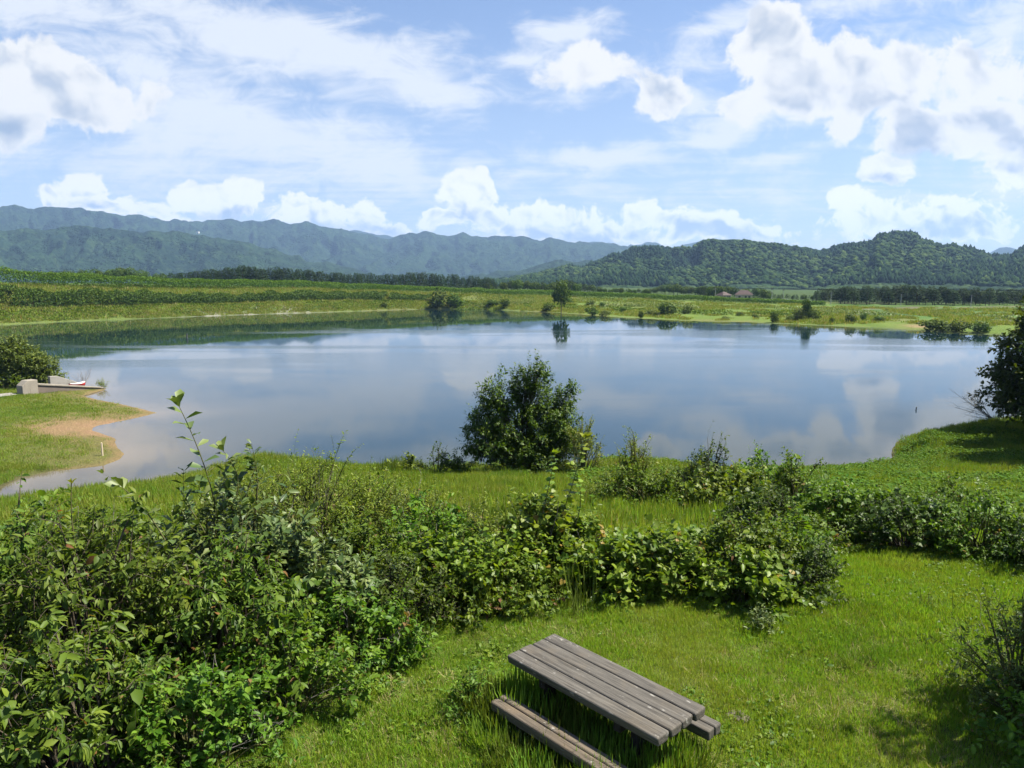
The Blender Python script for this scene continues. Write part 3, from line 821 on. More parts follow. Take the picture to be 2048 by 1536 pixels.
SPEC = {   # leaf material, leaf shape, leaf size, twigs, twig length, leaves, droop, up, shoots per unit area
    'cherry': ('cherry', 'lance', .105, 6, .30, 10, .75, .5, 30, .62),
    'glauc': ('glauc', 'obovate', .125, 5, .26, 9, .10, .9, 26, .5),
    'fine': ('fine', 'lance', .060, 7, .30, 12, .15, .9, 34, .55),
    'mix': ('mix', 'ovate', .075, 6, .24, 10, .25, .7, 34, .5),
    'dark': ('dark', 'ovate', .065, 6, .24, 11, .25, .6, 34, .5),
    'vine': ('vine', 'heart', .095, 6, .26, 7, .30, .5, 36, .4),
    'willow': ('willow', 'lance', .07, 6, .30, 12, .1, .8, 34, .5),
}
def shrub(name, kind, x, y, rx, ry, h, seed, label, cat='shrub', group=None, dens=1.0, scale=1.0, low=.05, z=None, leaf_k=1.0, vine_over=False):
    rng = np.random.default_rng(seed)
    mt, shp, ls, nt, tl, nl, dr, up, ns, t0 = SPEC[kind]
    root = empty(name, (x, y, gz(x, y) - .03 if z is None else z))
    tag(root, label, cat, group)
    area = (rx * ry + (rx + ry) * h) / scale ** 2
    n = max(8, int(ns * area * dens))
    e = dome_ends(rng, n, rx, ry, h, seed, low)
    o = np.stack([rng.normal(0, .12 * rx, n), rng.normal(0, .12 * ry, n), np.zeros(n)], 1) + e * np.array([.25, .25, 0])
    lf, st = Batch(), Batch()
    grow(rng, e, o, lf, st, shp, ls * scale * leaf_k, nt, tl * scale, nl, dr, up, t0, r0=.009 * scale * (1 + h * .3))
    n3 = max(2, int(n * .16)); e3 = dome_ends(rng, n3, rx * 1.06, ry * 1.06, h * 1.07, seed + 2, low)
    alt = 'lance' if shp != 'lance' else 'ovate'
    grow(rng, e3, e3 * np.array([.35, .35, .1]), lf, st, alt, ls * 1.0 * scale, 4, tl * 1.2 * scale, 7, dr, up, .35, r0=.006 * scale, young=.9)
    if vine_over:
        n2 = int(n * .5); e2 = dome_ends(rng, n2, rx * 1.02, ry * 1.02, h * 1.02, seed, low)
        grow(rng, e2, e2 * .6, lf, st, 'heart', .095 * scale, 4, .2 * scale, 6, .3, .4, .5, r0=.004)
    if scale == 1.0 and h > .8:                          # a few dead sticks among the green
        n5 = rng.integers(5, 10); e5 = dome_ends(rng, n5, rx * 1.05, ry * 1.05, h * 1.08, seed + 5, .2, hmin=.5); dt = Batch()
        p5, T5 = bez(e5 * .02, e5 * .55 + rng.normal(0, .05, (n5, 3)), e5 * rng.uniform(.95, 1.12, (n5, 1)), np.linspace(0, 1, 7)); dt.add(*tubes(p5, .005 * np.linspace(1.3, .35, 7)[None].repeat(n5, 0), 4))
        b5 = p5[:, 3:7].reshape(-1, 3); q5 = b5 + unit(rng.normal(0, 1, b5.shape) + np.array([0, 0, .7])) * .18
        dt.add(*tubes(np.stack([b5, (b5 + q5) / 2 + rng.normal(0, .01, b5.shape), q5], 1), np.full((len(b5), 3), .0022), 3))
        dt.build('dead_twigs', M['dead'], root)
    lf.build('foliage', M[mt], root); st.build('branches', M['stem'] if kind in ('vine', 'fine', 'mix', 'glauc', 'willow') else M['bark'], root)
    return root

def lobe_ends(rng, n, lobes):
    """points through the outer half of a set of ellipsoids: (x, y, z, rx, ry, rz)"""
    w = np.array([l[3] * l[4] * l[5] for l in lobes]) ** .67; w /= w.sum()
    k = rng.choice(len(lobes), n, p=w); L = np.array(lobes)[k]
    d = unit(rng.normal(0, 1, (n, 3))); r = rng.uniform(.45, 1.0, n) ** .6
    return L[:, :3] + d * r[:, None] * L[:, 3:6]

def big_tree(name, kind, x, y, lobes, trunk_r, n, ls, seed, label, cat='tree', nt=6, tl=.5, nl=9, z=None, fork=.25, droop=.15, young=.7, wid=1.0, mat=None, shp=None):
    rng = np.random.default_rng(seed)
    mt, shp0 = SPEC[kind][:2] if kind in SPEC else (kind, 'lance')
    root = empty(name, (x, y, gz(x, y) - .1 if z is None else z)); tag(root, label, cat)
    e = lobe_ends(rng, n, lobes)
    top = max(l[2] + l[5] for l in lobes)
    lf, st = Batch(), Batch()
    # limbs: one per lobe from the trunk, then shoots off the limbs
    Lc = np.array([l[:3] for l in lobes])
    o0 = np.stack([Lc[:, 0] * .05, Lc[:, 1] * .05, np.minimum(top * fork, Lc[:, 2] * .5)], 1)
    cc = (o0 + Lc) / 2 + np.array([0, 0, .1 * top]) * .3
    lp, _ = bez(o0, cc, Lc, np.linspace(0, 1, 8))
    st.add(*tubes(lp, trunk_r * .55 * np.linspace(1, .25, 8)[None].repeat(len(Lc), 0), 6))
    w = np.linalg.norm(e[:, None] - Lc[None], axis=2).argmin(1)
    tk = rng.uniform(.35, .95, n)
    og, _ = bez(o0[w], cc[w], Lc[w], tk[:, None]); og = og[:, 0]
    grow(rng, e, og, lf, st, shp or shp0, ls, nt, tl, nl, droop, .8, .35, .12, trunk_r * .09, wid, young=young)
    lf.build('crown', mat or M[mt], root)
    tr = Batch()
    tp = np.array([[[0, 0, -.3], [trunk_r * .3, 0, top * fork * .5], [0, trunk_r * .2, top * fork], [0, 0, top * fork * 1.5]]])
    tr.add(*tubes(tp, trunk_r * np.array([[1.35, 1, .8, .4]]), 8))
    for b in st.V: pass
    trunk = tr.build('trunk', M['bark'], root)
    lim = st.build('branches', M['bark'], root)
    return root

# ---------------------------------------------------------------- trees and shrubs on the near side
YT = 39.0
def lobe_px(u, v, ru, rv, X0, Y, Z0, ry=None, dy=0.0):
    p, q = pq(u, v); k = Y / F * 1.02
    return (p * Y - X0, dy, CAM_Z + q * Y - Z0, ru * k, ry or ru * k, rv * k)
bx0 = pq(1045, 940)[0] * YT; bz0 = gz(bx0, YT)
L_ = [lobe_px(*a, bx0, YT, bz0, dy=d) for a, d in [((1068, 742, 25, 38), 0), ((1040, 775, 22, 40), .2), ((1075, 805, 46, 58), .3), ((998, 785, 30, 50), -.2), ((965, 815, 20, 32), .2), ((1132, 800, 22, 44), .2), ((1120, 845, 44, 38), -.3),
      ((968, 850, 38, 30), .2), ((985, 880, 56, 36), -.3), ((1055, 868, 84, 52), 0), ((1120, 890, 66, 38), .4), ((1045, 915, 84, 26), -.5), ((955, 892, 26, 18), .5)]]
big_tree('bushy_tree', 'tree', bx0, YT, L_, .16, 620, .19, 7, 'dense dark green bushy tree on the grassy mound in front of the lake', 'tree', nt=8, tl=.55, nl=9, z=bz0 - .15, fork=.12, droop=.12, shp='lance', wid=1.25, young=1.0, mat=M['tree'])

shrub('shrub', 'fine', pq(1165, 900)[0] * 37, 37, 1.1, 1.0, 2.9, 12, 'light green leafy shrub leaning on the right side of the bushy mound tree', dens=.45, scale=2.0, leaf_k=1.1)
shrub('shrub', 'dark', pq(878, 940)[0] * 39.5, 39.5, 1.7, 1.0, 1.35, 13, 'low dark shrub on the mound edge just left of the bushy tree', dens=.5, scale=2.0)
shrub('shrub', 'mix', pq(925, 938)[0] * 39.6, 39.6, 1.0, .8, .95, 14, 'small low shrub tucked against the left foot of the bushy tree', dens=.5, scale=1.8)
shrub('sapling', 'vine', pq(818, 945)[0] * 39, 39, .5, .4, .95, 15, 'small pale sapling on the mound edge against the water', 'sapling', dens=.35, scale=1.6)

# right-hand tree, its crown mostly beyond the frame
xr, yr = 43.7, 58.0; zr = gz(xr, yr)
LR = [(0, 0, 8.6, 3.0, 3.2, 2.6), (-1.4, -.4, 6.5, 3.6, 3.4, 2.0), (1.5, .5, 6.5, 3.6, 3.4, 2.2), (-2.2, -.6, 4.3, 3.5, 3.2, 1.7), (1.5, -.8, 4.0, 3.8, 3.4, 1.8), (-3.4, -.8, 2.2, 3.0, 2.8, 1.3), (0, -1.8, 2.2, 3.6, 2.4, 1.3), (2.5, 0, 2.0, 3.6, 3, 1.4), (0, 0, 10.8, 2.2, 2.0, 1.7), (-2.0, 0, 9.0, 2.4, 2.2, 1.8)]
big_tree('lakeside_tree', 'dark', xr, yr, LR, .32, 620, .34, 8, 'tall dark broadleaf tree in shade at the right-hand shore', 'tree', mat=M['tree'], nt=8, tl=.9, nl=9, fork=.14, droop=.2, shp='ovate')

LR2 = [(0, 0, 8.6, 3.0, 3.2, 2.6), (-.9, -.4, 6.5, 3.0, 3.4, 2.0), (1.0, .5, 6.2, 3.2, 3.4, 2.2), (0, -.6, 4.0, 3.4, 3.2, 1.8), (0, 0, 10.6, 2.2, 2.2, 1.6), (0, .8, 2.2, 3.0, 2.6, 1.3)]  # crown lobes of the unseen trees added to shade the right-hand point
for i, (x_, y_, lab) in enumerate([(40.3, 51.0, 'unseen broadleaf tree beyond the right frame edge, added to shade the grassy point'), (36.6, 44.5, 'nearer unseen broadleaf tree beyond the right frame edge, added to shade the slope')]):
    big_tree('lakeside_tree', 'dark', x_, y_, LR2, .28, 420, .36, 50 + i, lab, 'tree', mat=M['tree'], nt=7, tl=.9, nl=9, fork=.14, droop=.2, shp='ovate')

def bare_twigs(name, x, y, z, n, ln, seed, label, lean=(0, 0, 1), r=.012, spread=.5, cat='bare bush'):
    rng = np.random.default_rng(seed); root = empty(name, (x, y, z)); tag(root, label, cat)
    st = Batch(); d = unit(np.array(lean) + rng.normal(0, spread, (n, 3))); o = rng.normal(0, .1, (n, 3)) * [1, 1, 0]
    e = o + d * (ln * rng.uniform(.6, 1.1, n))[:, None]; c_ = (o + e) / 2 + rng.normal(0, .06, (n, 3)) * ln
    pp_, T = bez(o, c_, e, np.linspace(0, 1, 6)); st.add(*tubes(pp_, r * np.linspace(1, .3, 6)[None].repeat(n, 0), 4))
    t = rng.uniform(.3, .95, (n, 5)); B, T = bez(o, c_, e, t); B = B.reshape(-1, 3)
    D = unit(unit(T.reshape(-1, 3)) + rng.normal(0, .45, B.shape)); E = B + D * (ln * .32 * rng.uniform(.4, 1.2, len(B)))[:, None]
    st.add(*tubes(np.stack([B, (B + E) / 2 + rng.normal(0, .02, B.shape) * ln, E], 1), np.full((len(B), 3), r * .45) * np.array([[1, .8, .4]]), 3))
    st.build('twigs', M['dead'], root); return root
xb = pq(1985, 800)[0] * 56
bare_twigs('bare_bush', xb, 56, gz(xb, 56) + 1.2, 16, 3.4, 5, 'leafless grey branches sticking out over the water beside the right-hand tree', (-.75, 0, .75), .02, .32)

# the planted tangle in front of the lawn
NEARP = [
    ('shrub', 'cherry', -4.35, 7.1, 1.35, 1.1, 1.95, 21, 'big shrub of drooping pointed leaves in the lower left foreground', 1.0, {}),
    ('shrub', 'cherry', -5.9, 7.6, 1.3, 1.2, 1.95, 22, 'drooping-leaf shrub cut by the left frame edge below the inlet', 1.0, {}),
    ('shrub', 'cherry', -3.75, 5.75, .95, .7, 1.35, 23, 'drooping-leaf shrub nearest the viewer in the lower left corner', 1.0, {}),
    ('shrub', 'mix', -2.85, 6.05, .8, .6, 1.05, 24, 'leafy bramble bush at the bottom edge left of the mown grass', 1.1, {}),
    ('shrub', 'cherry', -3.0, 7.2, .95, .8, 1.5, 25, 'yellowish drooping-leaf shrub between the big left shrub and the grey-green one', 1.0, {}),
    ('shrub', 'mix', -2.25, 6.9, .75, .6, .85, 26, 'low bright green bush on the lawn edge left of the table', 1.1, {}),
    ('shrub', 'glauc', -3.3, 8.5, 1.1, .9, 1.85, 27, 'grey-green broad-leaved shrub with tall shoots standing above the tangle', .9, {}),
    ('shrub', 'glauc', -2.35, 8.3, .8, .7, 1.25, 28, 'smaller grey-green shrub at the foot of the tall-shooted one', .9, {}),
    ('shrub', 'fine', -3.3, 11.4, 1.2, 1.1, 1.66, 29, 'fine-leaved light green shrub behind the grey-green shrub against the water', .9, {}),
    ('shrub', 'fine', -4.7, 12.6, 1.1, 1.0, 1.1, 30, 'feathery light shrub left of and behind the tall grey-green shoots', .8, {}),
    ('shrub', 'fine', -2.4, 12.3, 1.0, .9, 1.2, 31, 'low feathery shrub at the left side of the tall grass', .8, {}),
    ('shrub', 'mix', -1.75, 7.75, .7, .55, .85, 32, 'low mixed bush at the lawn corner behind the far left table end', 1.1, {}),
    ('shrub', 'dark', -1.5, 8.7, .75, .6, .85, 33, 'dark low bush second from the lawn corner', 1.1, {}),
    ('shrub', 'mix', -2.1, 9.6, .9, .7, 1.05, 34, 'tangled mid green bush below the feathery shrubs', 1.0, {}),
    ('vine_mound', 'vine', -.85, 9.5, .85, .6, .95, 35, 'round-leaved vine mound left of the vine-clad bush', 1.1, {}),
    ('vine_mound', 'vine', .45, 10.4, .60, .55, 1.32, 36, 'tall vine-clad bush below the mound tree, highest of the vines', 1.2, {}),
    ('shrub', 'fine', -.3, 10.6, .8, .7, .95, 37, 'pale fine-leaved weeds beside the tall vine-clad bush', .9, {}),
    ('shrub', 'mix', .15, 9.2, .6, .4, .55, 38, 'low yellow-green weeds at the lawn edge behind the table', 1.1, {}),
    ('vine_mound', 'vine', 1.35, 9.75, .75, .5, .75, 39, 'low vine mound with broad leaves just right of the tall vine-clad bush', 1.2, {}),
    ('vine_mound', 'vine', 2.25, 9.75, .8, .5, .72, 40, 'low broad-leaved vine mound in the middle of the lawn edge', 1.2, {}),
    ('vine_mound', 'vine', 3.1, 9.35, .7, .45, .62, 41, 'bright vine mound spilling on the lawn at the foot of the round shrub', 1.2, {}),
    ('shrub', 'mix', 3.35, 10.1, .85, .7, 1.05, 42, 'round bright shrub at the right end of the vine bank', 1.1, dict(vine_over=True)),
    ('shrub', 'dark', 3.95, 9.75, .55, .5, .75, 43, 'dark twiggy bush at the right tip of the vine bank', 1.0, {}),
    ('shrub', 'mix', 4.2, 10.7, .7, .6, .75, 44, 'leafy shrub behind the dark twiggy bush', 1.1, dict(vine_over=True)),
    ('shrub', 'vine', 1.9, 10.4, .8, .5, .55, 45, 'leafy vine clump behind the low vine mounds', 1.0, {}),
    ('shrub', 'mix', -1.25, 10.5, .9, .7, 1.0, 52, 'tangled bush between the feathery shrubs and the tall vine-clad bush', 1.0, dict(vine_over=True)),
    ('shrub', 'fine', -1.7, 11.6, .9, .8, 1.15, 53, 'feathery weeds in front of the tall blue-green grass', .9, {}),
    ('vine_mound', 'vine', -.1, 9.75, .7, .5, .8, 54, 'vine mound between the round-leaved one and the tall vine-clad bush', 1.2, {}),
    ('shrub', 'mix', -.75, 8.95, .55, .4, .55, 55, 'low leafy fringe on the lawn edge below the round-leaved vine mound', 1.1, {}),
    ('shrub', 'vine', .95, 10.7, .7, .6, .85, 56, 'vine clump leaning on the right of the tall vine-clad bush', 1.1, {}),
    ('shrub', 'mix', 2.75, 10.5, .8, .6, .65, 57, 'leafy bush behind the middle of the vine bank', 1.1, dict(vine_over=True)),
    ('shrub', 'mix', 5.0, 12.2, .8, .6, .6, 58, 'low leafy shrub between the vine bank and the dark row', 1.0, {}),
    ('shrub', 'mix', -5.2, 9.0, 1.3, 1.0, 1.5, 59, 'leafy shrub behind the left edge shrub, below the inlet', .9, {}),
    ('shrub', 'dark', 5.3, 14.2, .95, .75, 1.0, 46, 'leftmost shrub of the dark row at the right of the lawn', 1.0, dict(vine_over=True)),
    ('shrub', 'mix', 6.2, 13.3, 1.0, .75, 1.0, 47, 'second shrub from the left in the dark row right of the lawn', 1.0, dict(vine_over=True)),
    ('shrub', 'dark', 7.05, 12.4, .95, .75, .95, 48, 'third shrub from the left in the dark row right of the lawn', 1.0, dict(vine_over=True)),
    ('shrub', 'mix', 7.8, 11.6, .9, .75, .9, 49, 'fourth shrub in the dark row, where it meets the right frame edge', 1.0, {}),
    ('shrub', 'dark', 8.6, 10.9, .95, .75, .95, 50, 'last shrub of the dark row, at the right frame edge', 1.0, {}),
    ('shrub', 'mix', 10.6, 16.5, 1.2, .9, .95, 51, 'shrub on the slope above the right end of the dark row', .9, {}),
]
for nm, kd, x, y, rx, ry, h, sdv, lab, dn, kw in NEARP:
    shrub(nm, kd, x, y, rx, ry, h, sdv, lab, 'vine' if nm == 'vine_mound' else 'shrub', None, dn, **kw)

BACKP = [('fine', 1270, 22, .75, .7, 2.25, 61, 'tall narrow shrub on the slope right of the mound tree'),
         ('mix', 1300, 21, 1.5, 1.0, 1.25, 62, 'spreading light shrub at the foot of the tall narrow one'),
         ('dark', 1408, 21.5, 1.0, .9, 1.95, 63, 'upright dark shrub in the middle of the slope shrubs'),
         ('mix', 1535, 20.5, 1.25, 1.0, 1.5, 64, 'bright broad shrub at the right of the slope shrubs'),
         ('vine', 1455, 18.5, 1.2, .9, 1.15, 65, 'vine-covered clump in front of the upright dark shrub'),
         ('fine', 1225, 23, .9, .8, .95, 66, 'low shrub between the mound tree and the tall narrow shrub'),
         ('mix', 1590, 19.5, .8, .7, 1.35, 67, 'small shrub with long stems beside the bright broad one'),
         ('fine', 1360, 24, 1.2, .9, 1.05, 68, 'pale low shrub between the tall narrow and upright dark shrubs')]
for kd, u, y, rx, ry, h, sdv, lab in BACKP:
    shrub('shrub', kd, pq(u, 980)[0] * y, y, rx, ry, h, sdv, lab, dens=.75, scale=1.35)

# tall free shoots of the grey-green shrub, climbing vine stems
def shoot(name, pts, ls, kind, matl, seed, label, n=14, droop=.1, cat='plant shoot', stem_r=.008):
    rng = np.random.default_rng(seed); pts = np.array(pts, float)
    root = empty(name, tuple(pts[0])); tag(root, label, cat); pts = pts - pts[0]
    o, c_, e = pts[0][None], pts[1][None], pts[2][None]
    st, lf = Batch(), Batch()
    pth, _ = bez(o, c_, e, np.linspace(0, 1, 12)); st.add(*tubes(pth, stem_r * np.linspace(1, .45, 12)[None], 6))
    t = np.concatenate([np.linspace(.25, .97, n - 4), np.full(4, .99)]); B, T = bez(o, c_, e, t[None]); B = B[0]; T = unit(T[0])
    a = np.arange(n) * 2.4 + seed
    side = np.stack([np.cos(a), np.sin(a), 0 * a], 1)
    D = unit(side + T * np.where(t > .93, 1.3, .45)[:, None] + np.array([0, 0, -droop]))
    lf.add(*leaves(kind, B, D, np.array([0, 0, 1.]) + rng.normal(0, .3, (n, 3)), ls * rng.uniform(.75, 1.15, n), rng.uniform(.2, .95, n), np.where(t > .9, .6, .0)))
    lf.build('foliage', M[matl], root); st.build('stem', M['stem'], root)
def at_px(u, v, Y):
    p, q = pq(u, v); return (p * Y, Y, CAM_Z + q * Y)
shoot('plant_shoot', [at_px(430, 1010, 8.3), at_px(412, 920, 8.2), at_px(356, 808, 8.1)], .20, 'obovate', 'glauc', 3, 'tallest grey-green shoot, rising alone against the water', 19)
shoot('plant_shoot', [at_px(330, 1080, 7.6), at_px(290, 1010, 7.6), at_px(245, 975, 7.6)], .17, 'obovate', 'glauc', 4, 'thin slanting shoot with a tuft of leaves left of the tallest shoot', 9)
shoot('plant_shoot', [at_px(150, 1090, 7.0), at_px(140, 1030, 7.0), at_px(143, 965, 7.0)], .07, 'lance', 'fine', 5, 'slim upright pale shoot in front of the inlet', 14)
shoot('plant_shoot', [at_px(470, 1000, 8.4), at_px(490, 950, 8.4), at_px(445, 900, 8.4)], .17, 'obovate', 'glauc', 9, 'short grey-green shoot right of the tallest one', 14)
shoot('climbing_vine', [at_px(1120, 1040, 10.3), at_px(1150, 960, 10.2), at_px(1172, 872, 10.2)], .11, 'heart', 'vine', 6, 'tall vine stem reaching up in front of the mound tree', 30, .4)
shoot('climbing_vine', [at_px(1085, 1030, 10.3), at_px(1100, 960, 10.2), at_px(1112, 905, 10.2)], .10, 'heart', 'vine', 7, 'shorter vine stem in front of the bushy tree foot', 20, .4)
shoot('climbing_vine', [at_px(1150, 1050, 10.3), at_px(1175, 990, 10.3), at_px(1145, 930, 10.3)], .10, 'heart', 'vine', 8, 'vine stem leaning between the two other vine stems', 20, .4)
shoot('plant_shoot', [at_px(1575, 1000, 19.5), at_px(1590, 950, 19.5), at_px(1598, 918, 19.5)], .20, 'ovate', 'mix', 10, 'long leafy stem above the bright broad slope shrub', 12)

# right-hand edge: sparse silvery shrub, thick low bush below it
shrub('shrub', 'willow', 5.2, 6.85, .62, .6, 1.3, 71, 'sparse silvery shrub at the right frame edge above the dark corner bush', dens=.7, leaf_k=.8)
shrub('shrub', 'mix', 4.9, 6.05, .55, .55, .85, 72, 'dark twiggy bush in the lower right corner', dens=.6)
shrub('shrub', 'dark', 6.95, 6.1, 1.75, 1.4, 4.9, 73, 'tall dark unseen bush just beyond the lower right frame corner, added to shade the lawn', dens=.8, scale=1.4, low=.0)  # out of view, added and sized for the shadow it throws on the lawn

# ---------------------------------------------------------------- grass (nobody could count it)
def tuft_proto(name, n, rad, hmin, hmax, lean, mat, seed, wid=1.0):
    rng = np.random.default_rng(seed)
    r = rad * np.sqrt(rng.random(n)); a = rng.uniform(0, 6.283, n)
    pos = np.stack([r * np.cos(a), r * np.sin(a), np.full(n, -.01)], 1)
    b = rng.uniform(0, 6.283, n); l = np.abs(rng.normal(0, lean, n))
    d = np.stack([np.cos(b) * l, np.sin(b) * l, np.ones(n)], 1)
    nr = np.stack([-np.cos(b) * 1., -np.sin(b) * 1., l * .8], 1) + rng.normal(0, .3, (n, 3))
    B = Batch(); B.add(*leaves('blade', pos, d, -nr, rng.uniform(hmin, hmax, n), np.where(rng.random(n) < .10, 0, rng.uniform(.04, 1, n)), rng.random(n) ** 3 * .7, wid))
    o = B.build(name, mat); COL.objects.unlink(o)          # a pattern for the scatter below
    return o

def scatter(name, xy, protos, smin, smax, seed, label):
    """one grass object: points with a random turn and size, a tuft of blades on each"""
    rng = np.random.default_rng(seed)
    x, y = xy[:, 0], xy[:, 1]; n = len(x)
    z = height(x, y)
    me = bpy.data.meshes.new(name); me.vertices.add(n)
    me.vertices.foreach_set('co', np.stack([x, y, z], 1).astype(np.float32).ravel())
    at = me.attributes.new('turn', 'FLOAT_VECTOR', 'POINT')
    at.data.foreach_set('vector', np.stack([rng.normal(0, .12, n), rng.normal(0, .12, n), rng.uniform(0, 6.283, n)], 1).astype(np.float32).ravel())
    at = me.attributes.new('size', 'FLOAT', 'POINT')
    pz = fbm(x * .8, y * .8, 3, seed)
    at.data.foreach_set('value', (rng.uniform(smin, smax, n) * (.65 + .7 * pz)).astype(np.float32))
    at = me.attributes.new('patch', 'FLOAT', 'POINT'); at.data.foreach_set('value', np.clip(fbm(x * .45, y * .45, 4, seed + 40, .65), 0, 1).astype(np.float32))
    me.update()
    o = bpy.data.objects.new(name, me); COL.objects.link(o)
    ng = bpy.data.node_groups.new(name, 'GeometryNodeTree')
    ng.interface.new_socket('Geometry', in_out='INPUT', socket_type='NodeSocketGeometry')
    ng.interface.new_socket('Geometry', in_out='OUTPUT', socket_type='NodeSocketGeometry')
    N_ = ng.nodes; Lk = ng.links
    gi = N_.new('NodeGroupInput'); go = N_.new('NodeGroupOutput')
    inst = N_.new('GeometryNodeInstanceOnPoints')
    ob = N_.new('GeometryNodeObjectInfo'); ob.inputs[0].default_value = protos; ob.transform_space = 'ORIGINAL'
    ob.inputs['As Instance'].default_value = True
    ta = N_.new('GeometryNodeInputNamedAttribute'); ta.data_type = 'FLOAT_VECTOR'; ta.inputs[0].default_value = 'turn'
    sa = N_.new('GeometryNodeInputNamedAttribute'); sa.data_type = 'FLOAT'; sa.inputs[0].default_value = 'size'
    Lk.new(gi.outputs[0], inst.inputs['Points']); Lk.new(ob.outputs['Geometry'], inst.inputs['Instance'])
    e2r = N_.new('FunctionNodeEulerToRotation'); Lk.new(ta.outputs[0], e2r.inputs[0])
    Lk.new(e2r.outputs[0], inst.inputs['Rotation']); Lk.new(sa.outputs[0], inst.inputs['Scale'])
    Lk.new(inst.outputs[0], go.inputs[0])
    md = o.modifiers.new('scatter', 'NODES'); md.node_group = ng
    tag(o, label, 'grass', kind='stuff')
    return o

def leaf_proto(name, n, rad, h, kind, ls, mat, seed):
    rng = np.random.default_rng(seed); r = rad * np.sqrt(rng.random(n)); a = rng.uniform(0, 6.283, n)
    pos = np.stack([r * np.cos(a), r * np.sin(a), h * rng.random(n) * (1 - (r / rad) ** 2 * .6)], 1)
    d = np.stack([np.cos(a) + rng.normal(0, .8, n), np.sin(a) + rng.normal(0, .8, n), rng.normal(.1, .3, n)], 1)
    B = Batch(); B.add(*leaves(kind, pos, d, np.array([0, 0, 1.]) + rng.normal(0, .35, (n, 3)), ls * rng.uniform(.6, 1.2, n), rng.uniform(.05, 1, n), rng.random(n) ** 3))
    o = B.build(name, mat); COL.objects.unlink(o); return o
rg = np.random.default_rng(5)
def in_view(x, y, m=.76): return np.abs(x) < np.maximum(y, 0) * m + 1.5
p_lawn = tuft_proto('lawn_tuft', 80, .15, .035, .085, .65, M['grass'], 1, 1.7)
pts = np.stack([rg.uniform(-6.5, 12, 30000), rg.uniform(4.9, 15.5, 30000)], 1)
pts = pts[in_view(pts[:, 0], pts[:, 1]) & (pts[:, 0] > -3.2 - (pts[:, 1] - 6) * .4)]
scatter('lawn_grass', pts, p_lawn, .7, 1.15, 2, 'short mown grass of the lawn round the table')
p_weed = leaf_proto('weed_tuft', 26, .13, .05, 'ovate', .045, M['mix'], 19)
pts = np.stack([rg.uniform(-5, 11, 5200), rg.uniform(5, 14.5, 5200)], 1)
pts = pts[in_view(pts[:, 0], pts[:, 1]) & (pts[:, 0] > -3.0 - (pts[:, 1] - 6) * .4) & (fbm(pts[:, 0] * .9, pts[:, 1] * .9, 3, 97) > .54)][:1500]
scatter('lawn_weeds', pts, p_weed, .6, 1.3, 20, 'flat broad-leaved weeds dotted through the lawn')
p_straw = tuft_proto('straw_tuft', 16, .12, .05, .11, 2.2, M['straw'], 23, 1.2)
pts = np.stack([rg.uniform(-5, 11, 9000), rg.uniform(5, 14.5, 9000)], 1)
pts = pts[in_view(pts[:, 0], pts[:, 1]) & (pts[:, 0] > -3.0 - (pts[:, 1] - 6) * .4) & (fbm(pts[:, 0] * .7, pts[:, 1] * .7, 4, 99) > .50)][:3200]
scatter('dry_grass', pts, p_straw, .7, 1.3, 24, 'dry cut grass lying on the lawn')
p_rough = tuft_proto('rough_tuft', 70, .38, .10, .34, .6, M['rough'], 3, 1.1)
pts = np.stack([rg.uniform(-40, 48, 60000), rg.uniform(11, 62, 60000)], 1)
s_ = lake_sd(pts[:, 0], pts[:, 1])
pts = pts[in_view(pts[:, 0], pts[:, 1]) & (s_ > .4) & ((pts[:, 1] > 14.5) | (pts[:, 0] < 2) & (pts[:, 1] > 12))]
pts = pts[(pts[:, 1] < 50) | (pts[:, 0] > 20)][:17000]
scatter('slope_grass', pts, p_rough, .7, 1.3, 4, 'rough long grass on the slope and the mound by the lake')
p_tall = tuft_proto('tall_tuft', 46, .30, .32, .75, .45, M['reed'], 5, .75)
pts = np.concatenate([np.stack([rg.uniform(-2.6, .6, 200), rg.uniform(11.2, 15, 200)], 1),
                      np.stack([rg.uniform(-2.5, -1.3, 30), rg.uniform(7.6, 9.6, 30)], 1), np.stack([rg.uniform(-4.6, -2.2, 26), rg.uniform(9.2, 10.4, 26)], 1),
                      np.stack([rg.normal(5.4, .35, 26), rg.normal(15.2, .35, 26)], 1),
                      np.stack([rg.uniform(-1.3, .9, 40), rg.uniform(9.0, 10.4, 40)], 1), np.stack([rg.uniform(2.6, 3.6, 14), rg.uniform(9.5, 10.2, 14)], 1),
                      np.stack([rg.uniform(-7.5, -5.5, 60), rg.uniform(38, 44, 60)], 1), np.stack([rg.normal(40, 1.4, 60), rg.normal(61, .8, 60)], 1)])
scatter('tall_grass', pts, p_tall, .6, 1.1, 6, 'tall blue-green grass behind the vines')
p_far = tuft_proto('low_tuft', 40, .5, .06, .22, .6, M['rough'], 7, 2.2)
pts = np.stack([rg.uniform(-75, -14, 30000), rg.uniform(44, 96, 30000)], 1)
s_ = lake_sd(pts[:, 0], pts[:, 1])
bx, by = on_water(165, 858)
bare_w = np.exp(-(((pts[:, 0] - bx) / 5.) ** 2 + ((pts[:, 1] - by) / 4.8) ** 2))
pts = pts[in_view(pts[:, 0], pts[:, 1]) & (s_ > .5) & (rg.random(len(pts)) > bare_w * 1.15) & (rg.random(len(pts)) < sst(s_, .3, 7) * .85 + .1)][:9000]
scatter('shore_grass', pts, p_far, .7, 1.3, 8, 'low grass on the flat point by the slipway')

